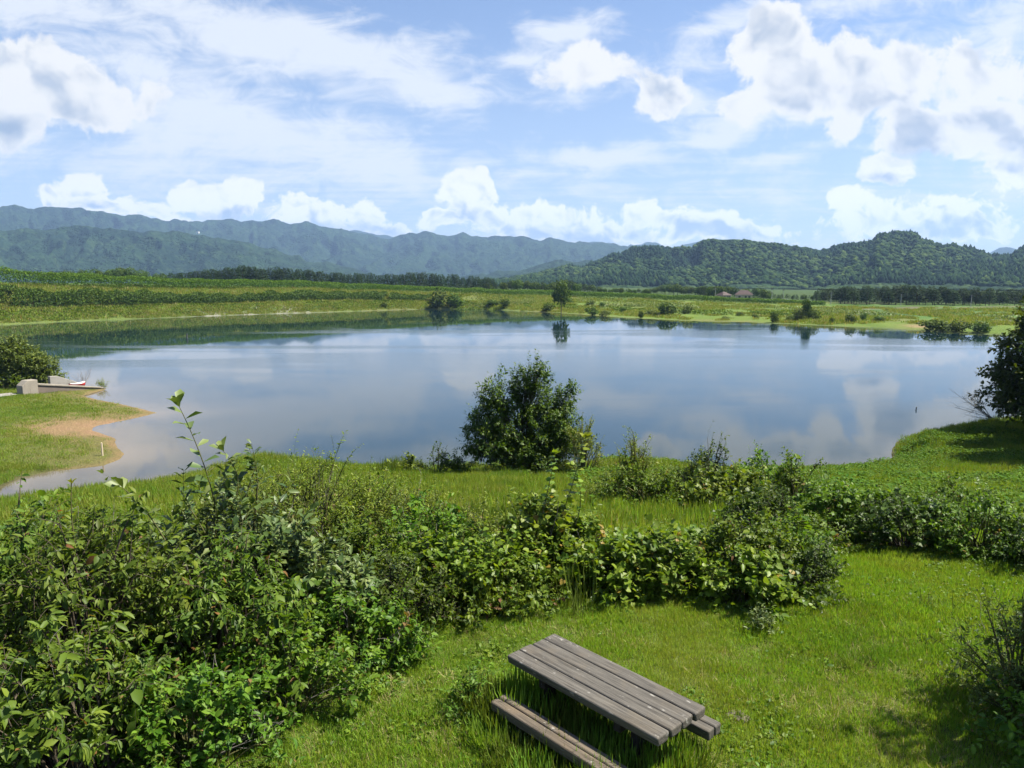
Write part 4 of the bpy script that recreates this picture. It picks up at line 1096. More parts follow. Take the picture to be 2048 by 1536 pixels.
p_cov = leaf_proto('cover_tuft', 70, .55, .32, 'ovate', .13, M['cover'], 9)
pts = np.stack([rg.uniform(3, 40, 16000), rg.uniform(14.5, 58, 16000)], 1)
s_ = lake_sd(pts[:, 0], pts[:, 1])
pts = pts[in_view(pts[:, 0], pts[:, 1]) & (s_ > .6) & (fbm(pts[:, 0] * .22, pts[:, 1] * .22, 3, 91) > .44)][:4200]
scatter('ground_cover', pts, p_cov, .7, 1.4, 10, 'leafy creeping ground cover on the right-hand slope')
p_bank = tuft_proto('bank_tuft', 40, 1.6, .30, 1.1, .6, M['bank'], 11, 5.0)
uu_ = rg.uniform(-60, 2100, 26000); d0_ = np.interp(uu_, D0U, D0); rr_ = d0_ + rg.uniform(.02, 1.0, 26000) * (np.interp(uu_, UK, RC) - d0_)
pp_ = np.array([pq(u, 590)[0] for u in uu_]); yy_ = rr_ / np.sqrt(1 + pp_ ** 2); pts = np.stack([pp_ * yy_, yy_], 1)
s_ = lake_sd(pts[:, 0], pts[:, 1]); pts = pts[(s_ > 1.0) & (fbm(pts[:, 0] * .05, pts[:, 1] * .05, 3, 93) > .22)][:19000]
pts = pts[(pts[:, 0] < 30) | (fbm(pts[:, 0] * .09, pts[:, 1] * .09, 3, 94) > .5)]
scatter('bank_grass', pts, p_bank, .5, 1.1, 12, 'long rough grass over the far embankment')

def grass_clump(x, y, n, r, hmin, hmax, seed, label, mat='reed', lean=.6, wid=.8, group=None):
    rng = np.random.default_rng(seed); root = empty('grass_clump', (x, y, gz(x, y))); tag(root, label, 'grass clump', group)
    rr = r * np.sqrt(rng.random(n)); a = rng.uniform(0, 6.283, n); b = a + rng.normal(0, .8, n); l = np.abs(rng.normal(lean, .3, n))
    B = Batch(); B.add(*leaves('blade', np.stack([rr * np.cos(a), rr * np.sin(a), -.02 + 0 * a], 1), np.stack([np.cos(b) * l, np.sin(b) * l, np.ones(n)], 1),
                               -np.stack([-np.cos(b), -np.sin(b), l], 1), rng.uniform(hmin, hmax, n), rng.uniform(.05, 1, n), rng.random(n) ** 3, wid))
    B.build('blades', M[mat], root)
# ---------------------------------------------------------------- picnic table
def bm_box(bm, cx, cy, cz, sx, sy, sz, bev=.012, rot=None, seg=2):
    r = bmesh.ops.create_cube(bm, size=1.0)
    vs = r['verts']
    bmesh.ops.scale(bm, vec=(sx, sy, sz), verts=vs)
    if bev:
        es = list({e for v in vs for e in v.link_edges})
        b = bmesh.ops.bevel(bm, geom=es, offset=bev, segments=seg, affect='EDGES', profile=.5)
        vs = list({v for f in b['faces'] for v in f.verts} | {v for v in vs if v.is_valid})
        comp = set(); stack = [vs[0]]
        while stack:
            v = stack.pop()
            if v in comp: continue
            comp.add(v); stack += [e.other_vert(v) for e in v.link_edges]
        vs = list(comp)
    if rot: bmesh.ops.rotate(bm, verts=vs, cent=(0, 0, 0), matrix=rot)
    bmesh.ops.translate(bm, verts=vs, vec=(cx, cy, cz))
    return vs

def bm_obj(name, bm, mat, parent=None, smooth=False, rnd=None):
    me = bpy.data.meshes.new(name); bm.normal_update(); bm.to_mesh(me)
    if rnd is not None:
        at = me.attributes.new('rnd', 'FLOAT', 'POINT'); at.data.foreach_set('value', np.asarray(rnd, np.float32))
    bm.free(); me.materials.append(mat)
    if smooth: me.polygons.foreach_set('use_smooth', [True] * len(me.polygons))
    o = bpy.data.objects.new(name, me); COL.objects.link(o)
    if parent: o.parent = parent
    return o

def at_h(u, v, z):
    p, q = pq(u, v); y = (z - CAM_Z) / q
    return np.array([p * y, y])
TA, TB, TC, TD = at_h(1014, 1310, .7), at_h(1108, 1265, .7), at_h(1409, 1412, .7), at_h(1318, 1478, .7)
tc_ = (TA + TB + TC + TD) / 4
tdir = unit((TD - TA + TC - TB)[None])[0]; TL_ = (np.linalg.norm(TD - TA) + np.linalg.norm(TC - TB)) / 2; TW = (np.linalg.norm(TB - TA) + np.linalg.norm(TC - TD)) / 2
table = empty('picnic_table', (tc_[0], tc_[1], gz(tc_[0], tc_[1])), math.atan2(tdir[1], tdir[0]))
tag(table, 'weathered grey wooden picnic table with two plank seats on the lawn', 'picnic table')
tz0 = gz(tc_[0], tc_[1]); TH = .7 - tz0; SH = .40 - tz0
def planks(n, length, width, thick, zc, y0, gap, rngs):
    bm = bmesh.new(); rnd = []; rr = random.Random(rngs)
    pwid = (width - gap * (n - 1)) / n
    for i in range(n):
        n0 = len(bm.verts)
        vs = bm_box(bm, rr.uniform(-.008, .008), y0 - width / 2 + pwid / 2 + i * (pwid + gap), zc + rr.uniform(-.002, .002), length + rr.uniform(-.012, .012), pwid, thick, .017, Matrix.Rotation(rr.uniform(-.003, .003), 3, 'Z'), 3)
        bm.verts.ensure_lookup_table()
        # half-log section: the underside is rounded off
        for v in vs:
            if v.co.z < zc: 
                yc = y0 - width / 2 + pwid / 2 + i * (pwid + gap)
                v.co.y = yc + (v.co.y - yc) * .84
        rnd += [rr.random()] * (len(bm.verts) - n0)
    return bm, rnd
bm, rnd = planks(4, TL_, TW, .085, TH - .0425, 0, .006, 4)
bm_obj('tabletop', bm, M['wood'], table, rnd=rnd)
for sgn, sd2 in ((1, 8), (-1, 9)):
    bm, rnd = planks(2, TL_ * (.985), .205, .10, SH - .05, sgn * (TW / 2 + .212), .006, sd2)
    if sgn < 0:
        for v in bm.verts: v.co.x = v.co.x * .95 + .055
    bm_obj('seat', bm, M['wood'] if sgn > 0 else M['wood2'], table, rnd=rnd)
for sx in (-1, 1):
    bm = bmesh.new()
    X = sx * TL_ * .25
    bm_box(bm, X, 0, TH - .085 - .045, .075, TW * .9, .086, .008)
    bm_box(bm, X, 0, SH - .10 - .052, .07, TW + .50, .098, .008)
    for sy in (-1, 1):
        bm_box(bm, X + sx * .076, sy * .11, (TH - .09) / 2 - .04, .07, .10, TH - .02, .008)
        bm_box(bm, X, sy * (TW / 2 + .205), (SH - .10) / 2 - .06, .07, .12, SH - .02, .008)
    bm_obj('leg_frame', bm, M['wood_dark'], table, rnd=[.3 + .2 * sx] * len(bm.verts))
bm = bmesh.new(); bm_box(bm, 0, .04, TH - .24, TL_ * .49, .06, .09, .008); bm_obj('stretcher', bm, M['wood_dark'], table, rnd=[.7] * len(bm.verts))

def tl(lx, ly):
    c_, s2 = math.cos(table.rotation_euler[2]), math.sin(table.rotation_euler[2])
    return (tc_[0] + c_ * lx - s2 * ly, tc_[1] + s2 * lx + c_ * ly)
rt = np.random.default_rng(17)
wx_, wy_, _ = ground_at(935, 1425); shrub('weed', 'mix', wx_, wy_, .26, .24, .34, 76, 'bushy leafy weed at the left end of the near seat', 'weed', leaf_k=.75, scale=.8)
EDGE = [(-.62, -.80), (-.30, -.86), (.02, -.88), (.3, -.90), (.62, -.86), (-.75, -.55), (.5, -.5), (.0, -.5)]
clumps = [(-1.0, -.50, 500, .24, .14, .32, 'bushy grass clump at the left end of the near seat'), (-.72, -.30, 160, .18, .2, .45, 'long grass under the left end of the tabletop'),
          (-.2, -.36, 170, .22, .12, .32, 'long grass in the shade between seat and tabletop'), (.35, -.3, 170, .24, .12, .32, 'long grass under the right half of the tabletop'),
          (-.15, -.78, 180, .20, .10, .26, 'grass leaning over the middle of the near seat'), (.45, -.85, 170, .22, .10, .26, 'grass along the front of the near seat'),
          (.95, -.1, 200, .24, .14, .36, 'tall grass at the right end of the table'), (.85, .28, 120, .16, .1, .28, 'grass under the far seat end'), (.1, .1, 160, .3, .08, .22, 'grass in the dark under the table middle')]
clumps += [(a, b, 300, .18, .10, .27, 'grass fringe round the near seat of the table') for a, b in EDGE]
clumps += [(rt.uniform(-.85, .9), rt.uniform(-.46, .12), 230, .2, .12, .34, 'long grass in the shade under the tabletop') for _ in range(14)]
for i, (a, b, n, r, h0, h1, lab) in enumerate(clumps):
    x, y = tl(a, b); grass_clump(x, y, n, r, h0, h1, 90 + i, lab, 'reed' if i % 2 == 0 else 'grass', .45, 1.2, 'grass fringe round the near seat' if 'fringe' in lab else 'long grass under the table' if 'in the shade under' in lab else None)
gx_, gy2, _ = ground_at(1530, 1262)
shrub('weed', 'glauc', gx_, gy2, .16, .14, .16, 77, 'small silvery weed standing alone on the lawn right of the vine bank', 'weed', leaf_k=.6, scale=.7, dens=.6)
for i, (u, v, n, lab) in enumerate([(1890, 1225, 50, 'pale grass tuft on the upper right lawn'), (1835, 1215, 36, 'small pale grass tuft left of the larger one'), (1640, 1340, 40, 'low weed patch on the lawn right of the table'), (1720, 1345, 60, 'darker weed patch on the right lawn')]):
    x, y, _ = ground_at(u, v); grass_clump(x, y, n, .14, .14, .28, 120 + i, lab, 'reed', .8, .9)
x, y, z = ground_at(1476, 1437)
rng = np.random.default_rng(3)
bm = bmesh.new()
for i in range(46):
    a = rng.uniform(0, 6.28); r = .11 * math.sqrt(rng.random()); s = rng.uniform(.008, .024)
    mtx = Matrix.Translation((r * math.cos(a), r * math.sin(a), .012 + (.11 - r) * .22)) @ Matrix.Rotation(rng.uniform(0, 6), 4, 'Z') @ Matrix.Diagonal((s * 1.4, s, s * .8, 1))
    bmesh.ops.create_icosphere(bm, subdivisions=1, radius=1, matrix=mtx)
mo = bm_obj('molehill', bm, M['soil']); mo.location = (x, y, z); tag(mo, 'small heap of crumbly bare soil on the lawn by the far seat end', 'molehill')

# ---------------------------------------------------------------- slipway on the left shore
def on_plane(u, v, h):
    p, q = pq(u, v); y = -(CAM_Z - (WATER_Z + h)) / q; return np.array([p * y, y])
g0 = on_plane(72, 790, .35); tip = on_plane(205, 779, .0); k_ = on_plane(96, 790, .3)
d_ = unit((tip - g0)[None])[0]; n_ = np.array([-d_[1], d_[0]])
if n_[1] < 0: n_ = -n_
Ls = float(np.linalg.norm(tip - g0))
ramp = empty('slipway', (g0[0], g0[1], WATER_Z), math.atan2(d_[1], d_[0]))
tag(ramp, 'concrete boat slipway with two sloping side walls running into the lake', 'slipway')
def prism(name, prof, y0, y1, mat, parent, bev=.03):
    bm = bmesh.new()
    a = [bm.verts.new((x, y0, z)) for x, z in prof]; b = [bm.verts.new((x, y1, z)) for x, z in prof]
    bm.faces.new(a); bm.faces.new(b[::-1]); n = len(prof)
    for i in range(n): bm.faces.new((a[i], b[i], b[(i + 1) % n], a[(i + 1) % n]))
    bmesh.ops.recalc_face_normals(bm, faces=bm.faces)
    if bev: bmesh.ops.bevel(bm, geom=list(bm.edges), offset=bev, segments=1, affect='EDGES')
    return bm_obj(name, bm, mat, parent)
HB = 2.05
prism('end_block', [(-1.35, -.4), (.3, -.4), (.3, HB), (-.75, HB), (-1.35, HB - .55)], 0, 1.25, M['concrete'], ramp)
prism('side_wall', [(.32, -.4), (Ls, -.3), (Ls, .12), (.32, 1.40)], .2, .6, M['concrete_dark'], ramp)
prism('coping', [(.32, 1.405), (Ls + .2, .125), (Ls + .2, .26), (.32, 1.62)], .08, .95, M['concrete'], ramp)
prism('ramp_slab', [(.32, -.4), (Ls - .3, -.4), (Ls - .3, .02), (.32, 1.25)], .97, 2.58, M['concrete'], ramp)
prism('side_wall', [(3.0, -.4), (Ls * .9, -.4), (Ls * .9, .62), (3.9, 1.9), (3.0, 1.95)], 2.6, 3.1, M['concrete_pale'], ramp)
# a footpath slab leading off to the left
prism('approach_slab', [(-9, .25), (-1.4, .15), (-1.4, .62), (-9, .75)], .5, 2.4, M['concrete_pale'], ramp)

def boat(x, y, z, rz):
    root = empty('rowing_boat', (x, y, z), rz); tag(root, 'small red boat with a white rim lying on the slipway', 'boat')
    bm = bmesh.new(); L, W, H = 2.0, .7, .40; rows = []
    for i in range(9):
        t = i / 8; w = W / 2 * math.sin(math.pi * min(.5, .12 + t * .55)) * (1 - .95 * max(0, (t - .55) / .45) ** 2); zz = .12 * (2 * t - 1) ** 2
        rows.append([bm.verts.new(((t - .5) * L, s * w * k2, zz + H * hh_)) for s, k2, hh_ in ((-1, 1, 1), (-1, .75, .35), (0, 0, 0), (1, .75, .35), (1, 1, 1))])
    for a, b in zip(rows, rows[1:]):
        for i in range(4): bm.faces.new((a[i], a[i + 1], b[i + 1], b[i]))
    bm.faces.new(rows[0])
    bm_obj('hull', bm, M['red'], root, True)
    bm = bmesh.new(); prev = None
    for r in rows and range(9):
        t = r / 8; w = W / 2 * math.sin(math.pi * min(.5, .12 + t * .55)) * (1 - .95 * max(0, (t - .55) / .45) ** 2); zz = .12 * (2 * t - 1) ** 2 + H
        cur = [bm.verts.new(((t - .5) * L, s * (w + .03), zz + dz2)) for s in (-1, 1) for dz2 in (0, .07)]
        if prev:
            bm.faces.new((prev[0], prev[1], cur[1], cur[0])); bm.faces.new((prev[2], cur[2], cur[3], prev[3])); bm.faces.new((prev[1], prev[3], cur[3], cur[1]))
        prev = cur
    bm_obj('deck', bm, M['white'], root)
c_, s2 = math.cos(ramp.rotation_euler[2]), math.sin(ramp.rotation_euler[2])
def rl(lx, ly): return (g0[0] + c_ * lx - s2 * ly, g0[1] + s2 * lx + c_ * ly)
bxx, byy = rl(Ls * .74, 1.75); boat(bxx, byy, WATER_Z + .42, ramp.rotation_euler[2] + .1)
bxx, byy = rl(Ls * .95, 3.4); bare_twigs('bare_bush', bxx, byy, WATER_Z + .1, 14, 2.3, 6, 'thin leafless bush standing in the water beyond the slipway', (.1, 0, 1), .02, .35)
bxx, byy = rl(Ls + .6, .8)
shrub('waterside_weed', 'fine', bxx, byy, .8, .5, .65, 78, 'small weed growing at the tip of the slipway wall', 'weed', dens=.4, scale=2.2, z=WATER_Z)

xs, ys = pq(45, 760)[0] * 88, 88.
big_tree('willow_shrub', 'willow', xs, ys, [(0, 0, 3.3, 2.6, 2.6, 2.2), (-2.4, 0, 2.6, 2.2, 2.2, 1.9), (2.2, 0, 2.3, 2.2, 2.2, 1.7), (3.4, -.4, 1.2, 1.6, 1.6, 1.1), (-.6, 0, 4.6, 1.4, 1.4, 1.3), (-4, 0, 1.8, 1.9, 1.9, 1.6), (0, -1, 1.2, 3.6, 1.8, 1.1)], .16, 420, .34, 9,
         'rounded olive green willow bush behind the slipway at the left edge', 'bush', nt=8, tl=.8, nl=9, z=WATER_Z + .3, fork=.1, shp='lance', wid=1.3, mat=M['willow'])
xs = pq(12, 775)[0] * 85
shrub('shrub', 'mix', xs, 85, 2.4, 1.2, 1.3, 79, 'low clipped green bush in front of the willow at the left edge', dens=.35, scale=3.0, z=WATER_Z + .5)

def stake(u, v, h, r, lab, cat='stake', lean=0.0, mat='stake', on=None):
    x, y, z = on or ground_at(u, v)
    bm = bmesh.new()
    bmesh.ops.create_cone(bm, cap_ends=True, segments=8, radius1=r, radius2=r * .85, depth=h + .4, matrix=Matrix.Rotation(lean, 4, 'Y') @ Matrix.Translation((0, 0, h / 2 - .2)))
    bmesh.ops.bevel(bm, geom=[e for e in bm.edges if all(v.co.z > h * .5 for v in e.verts)], offset=r * .25, segments=1, affect='EDGES')
    o = bm_obj('stake', bm, M[mat]); o.location = (x, y, z); tag(o, lab, cat)
stake(205, 912, 1.0, .07, 'pale wooden stake on the tip of the low point')
wxs = on_water(374, 677); stake(0, 0, 1.1, .16, 'dark stake standing in the water near the left bank', lean=.05, mat='steel', on=(wxs[0], wxs[1], WATER_Z))
wxs = on_water(1832, 820); stake(0, 0, .32, .06, 'tiny dark stub standing in the water near the right shore', mat='steel', on=(wxs[0], wxs[1], WATER_Z), lean=.1)

# ---------------------------------------------------------------- far bank: hedge, thicket, shore bushes
def along(pxs, step):
    """points along a line of (u, range) on the far bank"""
    us = np.array([p[0] for p in pxs], float); rs = np.array([p[1] for p in pxs], float)
    uu = np.linspace(us[0], us[-1], 900); rr = np.interp(uu, us, rs)
    if rs.max() < 5:                                     # given as the part of the way from the shore to the crest
        d0 = np.interp(uu, D0U, D0); rr = d0 + rr * (np.interp(uu, UK, RC) - d0)
    p = np.array([pq(u, 575)[0] for u in uu]); y = rr / np.sqrt(1 + p ** 2); x = p * y
    s = np.concatenate([[0], np.cumsum(np.hypot(np.diff(x), np.diff(y)))])
    t = np.arange(0, s[-1], step)
    return np.interp(t, s, x), np.interp(t, s, y), np.interp(t, s, uu)

def leaf_bank(name, pxs, hts, width, per_m, size, seed, mat, lab, cat='hedge', kind=None, gap=.0, lumpy=.3):
    rng = np.random.default_rng(seed)
    x, y, u = along(pxs, .5)
    n = int(len(x) * .5 * per_m); i = rng.integers(0, len(x), n)
    hx_ = np.interp(u[i], [h[0] for h in hts], [h[1] for h in hts])
    lum_ = 1 + (fbm(x[i] * .16, y[i] * .16, 3, seed) - .5) * 2 * lumpy
    keep = fbm(x[i] * .05, y[i] * .05, 3, seed + 9) > gap
    a = rng.uniform(0, math.pi, n)
    r_ = rng.uniform(.65, 1, n) ** .5
    off = np.cos(a) * width / 2 * r_ * lum_; hz_ = (np.sin(a) ** .6) * hx_ * r_ * lum_
    nrm = np.stack([0 * a, np.cos(a), np.sin(a)], 1)
    X = x[i] + rng.normal(0, .3, n); Y = y[i] + off
    Z = height(X, Y) + hz_
    d = unit(rng.normal(0, 1, (n, 3)) + np.array([0, 0, .2]))
    pos = np.stack([X, Y, Z], 1)[keep]
    B = Batch(); B.add(*leaves('diamond', pos, d[keep], (nrm + rng.normal(0, .45, (n, 3)))[keep], size * rng.uniform(.6, 1.3, n)[keep], np.clip(rng.normal(.5, .22, n), .03, 1)[keep], (rng.random(n) ** 2 * .8 * (np.sin(a) > .7))[keep], 1.5))
    o = B.build(name, mat); tag(o, lab, cat, kind=kind)
    return o
leaf_bank('hedge', [(-120, 312), (0, 318), (300, 338), (600, 366), (850, 388), (1100, 406), (1300, 396), (1500, 382), (1650, 376)],
          [(-120, 5.8), (0, 5.6), (430, 3.9), (800, 2.9), (1100, 3.2), (1400, 2.4), (1650, 2.0)], 5.0, 210, .44, 201, M['hedge'], 'long dense green hedge along the top of the far embankment', lumpy=.16)
leaf_bank('thicket', [(-120, .38), (0, .38), (260, .36), (450, .42), (650, .55), (860, .55)], [(-120, 5.6), (0, 5.6), (240, 5.2), (300, 3.8), (450, 3.2), (650, 3.2), (860, 2.2)], 9.0, 250, .58, 211, M['broad'],
          'dark green thicket of bushes half way up the left embankment', 'thicket', 'stuff', gap=.22, lumpy=.5)
leaf_bank('bank_weeds', [(-120, .16), (300, .18), (650, .22), (900, .25), (1200, .25), (1400, .28), (1650, .3)], [(-120, 1.0), (600, .9), (1650, 1.2)], 15., 60, .55, 221, M['hedge'],
          'loose weeds and low bushes scattered over the far bank', 'weeds', 'stuff', gap=.44, lumpy=.6)
leaf_bank('field_weeds', [(700, .6), (900, .6), (1200, .6), (1500, .6), (1750, .5), (2000, .5)], [(700, 1.2), (900, 1.3), (2000, 1.0)], 50., 60, .55, 231, M['willow'],
          'patchy weeds over the land behind the far shore', 'weeds', 'stuff', gap=.48, lumpy=.6)

def far_plant(name, kind, r, h, n, size, seed, mat, trunk=.0, lobes=None):
    """prototype of a bush or tree seen from afar, height about h"""
    rng = np.random.default_rng(seed); root = empty(name, (0, 0, 0))
    B = Batch()
    if kind == 'cedar':
        t = rng.random(n) ** .75; zc = h * (.16 + .84 * t)
        prof = r * (1 - t) ** .85 * (1 + .22 * np.sin(t * 34 + rng.uniform(0, 6))) + .08
        a = rng.uniform(0, 6.283, n); rr = prof * rng.uniform(.35, 1.0, n) ** .5
        pos = np.stack([rr * np.cos(a), rr * np.sin(a), zc], 1)
        d = np.stack([np.cos(a), np.sin(a), rng.normal(.05, .35, n)], 1)
        nrm = np.stack([np.cos(a) * .5, np.sin(a) * .5, np.ones(n)], 1) + rng.normal(0, .3, (n, 3))
        B.add(*leaves('diamond', pos, d, nrm, size * rng.uniform(.6, 1.2, n) * (1.15 - .6 * t), np.clip(rng.normal(.5, .22, n), .03, 1), t ** 2 * .5, 1.6))
    else:
        L = np.array(lobes); w = (L[:, 3] * L[:, 4] * L[:, 5]) ** .67; kx = rng.choice(len(L), n, p=w / w.sum()); L = L[kx]
        dd = unit(rng.normal(0, 1, (n, 3))); q = rng.uniform(.55, 1.05, n) ** .5
        pos = L[:, :3] + dd * q[:, None] * L[:, 3:6]; pos[:, 2] = np.maximum(pos[:, 2], .05)
        B.add(*leaves('diamond', pos, rng.normal(0, 1, (n, 3)), dd + rng.normal(0, .5, (n, 3)) + np.array([0, 0, .3]), size * rng.uniform(.6, 1.3, n), np.clip(rng.normal(.5, .22, n), .03, 1), rng.random(n) ** 2 * np.clip(dd[:, 2], 0, 1), 1.5))
    B.build('crown', mat, root)
    tb = Batch(); hh_ = h * (.9 if kind == 'cedar' else .55)
    tb.add(*tubes(np.array([[[0, 0, -.6], [.02 * h, 0, hh_ * .4], [0, .02 * h, hh_ * .75], [0, 0, hh_]]]), (trunk or .02 * h) * np.array([[1.2, 1, .7, .2]]), 6))
    tb.build('trunk', M['bark'], root)
    return root

rb = np.random.default_rng(71)
def rl_lobes(rng, n, r, h):
    out = [(0, 0, h * .55, r * .72, r * .72, h * .45)]
    for i in range(n):
        a = rng.uniform(0, 6.28); q = rng.uniform(.35, .7) * r
        out.append((q * math.cos(a), q * math.sin(a), h * rng.uniform(.18, .72), r * rng.uniform(.35, .5), r * rng.uniform(.35, .5), h * rng.uniform(.2, .3)))
    return out
# unit prototypes (height 1, radius about .6): scaled for each plant; the first plant of each shape is the prototype itself
proto = {}
used_p = set()
def get_proto(key):
    if key in proto: return proto[key]
    kind, i = key; s = 300 + i * 7 + len(kind)
    r2 = np.random.default_rng(s)
    if kind == 'cedar': p = far_plant('cedar_tree', 'cedar', .22, 1.0, 620, .085, s, M['cedar'], .014)
    elif kind == 'broad': p = far_plant('broadleaf_tree', 'b', .5, 1.0, 900, .085, s, M['broad'], .022, [(l[0], l[1], l[2] * .75 + .25, l[3], l[4], l[5] * .8) for l in rl_lobes(r2, 7, .45, 1.0)])
    elif kind == 'bush': p = far_plant('shore_bush', 'b', .6, 1.0, 700, .12, s, M['broad'], .015, rl_lobes(r2, 9, .6, .95))
    elif kind == 'lightbush': p = far_plant('shore_bush', 'b', .6, 1.0, 600, .12, s, M['willow'], .015, rl_lobes(r2, 9, .6, .95))
    proto[key] = p
    return p
def put_plant(key, x, y, z, sx, sz, rz, label, cat, group):
    p = get_proto(key)
    if key not in used_p:
        used_p.add(key); o = p; o.location = (x, y, z); o.rotation_euler = (0, 0, rz); o.scale = (sx, sx, sz)
    else: o = copy_tree(p, (x, y, z), rz, (sx, sx, sz))
    tag(o, label, cat, group)
    return o

# bushes along the far shore: (u, v of the foot, width, height in photo pixels, kind, label)
SB = [(880, 617, 42, 38, 'bush', 'left half of the dark double bush standing at the far shore below the conifers'),
      (908, 616, 36, 30, 'bush', 'right half of the dark double bush at the far shore'),
      (984, 613, 30, 14, 'bush', 'low wide bush on the grass right of the dark double bush'),
      (1010, 615, 24, 18, 'bush', 'round bush between the low wide bush and the lone shore tree'),
      (1098, 622, 28, 16, 'bush', 'low bush at the left foot of the lone shore tree'),
      (768, 616, 16, 12, 'bush', 'small dark bush at the water left of the double bush'),
      (1180, 612, 20, 14, 'lightbush', 'pale bush right of the lone shore tree, on the bank'),
      (1206, 614, 16, 10, 'bush', 'small bush on the bank beside the pale one'),
      (1182, 630, 28, 18, 'bush', 'dark bush at the water right of the lone shore tree'),
      (1213, 632, 26, 12, 'lightbush', 'low pale bush at the water beside the dark one'),
      (1246, 624, 16, 10, 'bush', 'tiny bush on the grass spit centre right'),
      (1336, 630, 44, 26, 'bush', 'broad dark bush on the bank centre right'),
      (1376, 628, 24, 20, 'lightbush', 'pale bush at the right flank of the broad dark bush'),
      (1282, 636, 12, 16, 'bush', 'little stunted bush standing in the shallows'),
      (1304, 630, 26, 12, 'lightbush', 'low bush left of the broad dark bush'),
      (1550, 645, 20, 22, 'bush', 'dark round bush at the water below the houses'),
      (1580, 642, 16, 14, 'lightbush', 'small pale bush right of the dark round one below the houses'),
      (1602, 640, 34, 24, 'lightbush', 'left bush of the pale clump under the thin shore tree'),
      (1626, 640, 30, 22, 'bush', 'right bush of the clump under the thin shore tree'),
      (1665, 647, 13, 12, 'bush', 'tiny round bush on the bright grass right of the thin tree'),
      (1700, 645, 24, 18, 'bush', 'round bush on the bright grass in front of the cedar grove'),
      (1726, 641, 14, 17, 'bush', 'dark upright bush beside the round one on the bright grass'),
      (1757, 642, 24, 10, 'bush', 'low bush at the end of the bright grass'),
      (1872, 662, 60, 24, 'bush', 'big dark bush hanging over the water near the right shore'),
      (1918, 664, 44, 24, 'bush', 'dark bush in the middle of the group near the right shore'),
      (1962, 665, 42, 24, 'bush', 'rightmost dark bush at the far water near the big right tree'),
      (1135, 606, 26, 12, 'bush', 'hazy bush behind the lone shore tree'), (860, 604, 22, 9, 'lightbush', 'low pale bush above the dark double bush'),
      (1450, 640, 16, 8, 'lightbush', 'low tuft of bush at the shore centre right'), (1480, 632, 18, 9, 'bush', 'small bush on the bank under the houses'), (1510, 636, 14, 8, 'bush', 'tiny bush left of the dark round one')]
for i, (u, v, w, h, kd, lab) in enumerate(SB):
    x, y, z = ground_at(u, v); kk = y / F * 1.0
    put_plant((kd, i % 4), x, y, z, w * kk / 1.15, h * kk * 1.05, rb.uniform(0, 6.28), lab, 'bush', 'bushes along the far shore')
x, y, z = ground_at(1122, 626); kk = y / F
put_plant(('broad', 2), x, y, z - .3, 44 * kk, 66 * kk, 1.0, 'lone dense tree standing at the far shore and mirrored in the water', 'tree', None)
x, y, z = ground_at(1612, 640); kk = y / F
put_plant(('broad', 1), x, y, z - .3, 24 * kk, 44 * kk, 2.0, 'thin tree rising from the pale clump of shore bushes', 'tree', None)

# woods behind the embankment, tree by tree
def tree_line(key, n, u0, u1, r0, r1, tops, group, lab, cat, seed, wid=1.0, zmul=1.0, base=None, var=.12):
    rng = np.random.default_rng(seed)
    us = np.linspace(u0, u1, n) + rng.uniform(-.6, .6, n) * (u1 - u0) / n
    for i, u in enumerate(us):
        r = rng.uniform(r0, r1); p = pq(u, 575)[0]; y = r / math.sqrt(1 + p * p); x = p * y
        vt = np.interp(u, [t[0] for t in tops], [t[1] for t in tops])
        z = gz(x, y) - .3; zt = CAM_Z + pq(u, vt)[1] * y
        h = max((zt - z) * rng.uniform(1 - var * 2.2, 1 + var * .3), 2.5)
        kd = key if isinstance(key, str) else key[rng.integers(len(key))]
        hw = {'cedar': .22, 'broad': .5}[kd]
        put_plant((kd, int(rng.integers(4))), x, y, z, h * wid * rng.uniform(.85, 1.2), h, rng.uniform(0, 6.28), lab, cat, group)
tree_line('cedar', 120, 318, 985, 470, 560, [(318, 548), (400, 540), (500, 530), (560, 534), (640, 542), (700, 546), (790, 546), (860, 544), (900, 548), (985, 556)], 'conifers in the wood behind the left embankment', 'dark conifer in the wood behind the left embankment hedge', 'conifer', 401, 1.2, var=.09)
tree_line('broad', 26, 90, 330, 470, 560, [(90, 542), (200, 536), (250, 533), (300, 541), (330, 548)], 'low trees behind the left hedge', 'low dark tree showing over the left end of the embankment hedge', 'tree', 402, .9)
tree_line(('broad', 'broad', 'cedar'), 96, 970, 1440, 450, 600, [(970, 566), (1040, 560), (1100, 566), (1130, 556), (1200, 574), (1290, 578), (1340, 566), (1400, 574), (1440, 572)], 'trees behind the middle of the far bank', 'tree in the mixed wood behind the middle of the far bank', 'tree', 403, 1.0)
tree_line(('cedar', 'cedar', 'broad'), 58, 1400, 1640, 440, 520, [(1400, 572), (1460, 570), (1520, 576), (1560, 588), (1640, 590)], 'trees round the farm houses', 'tree around the farm houses on the far side', 'tree', 404, 1.0)
tree_line('cedar', 128, 1632, 2110, 405, 470, [(1632, 578), (1700, 573), (1760, 572), (1830, 570), (1930, 576), (2110, 578)], 'cedars of the grove behind the right fields', 'tall dark cedar in the grove behind the right fields', 'cedar', 405, 1.35, var=.14)

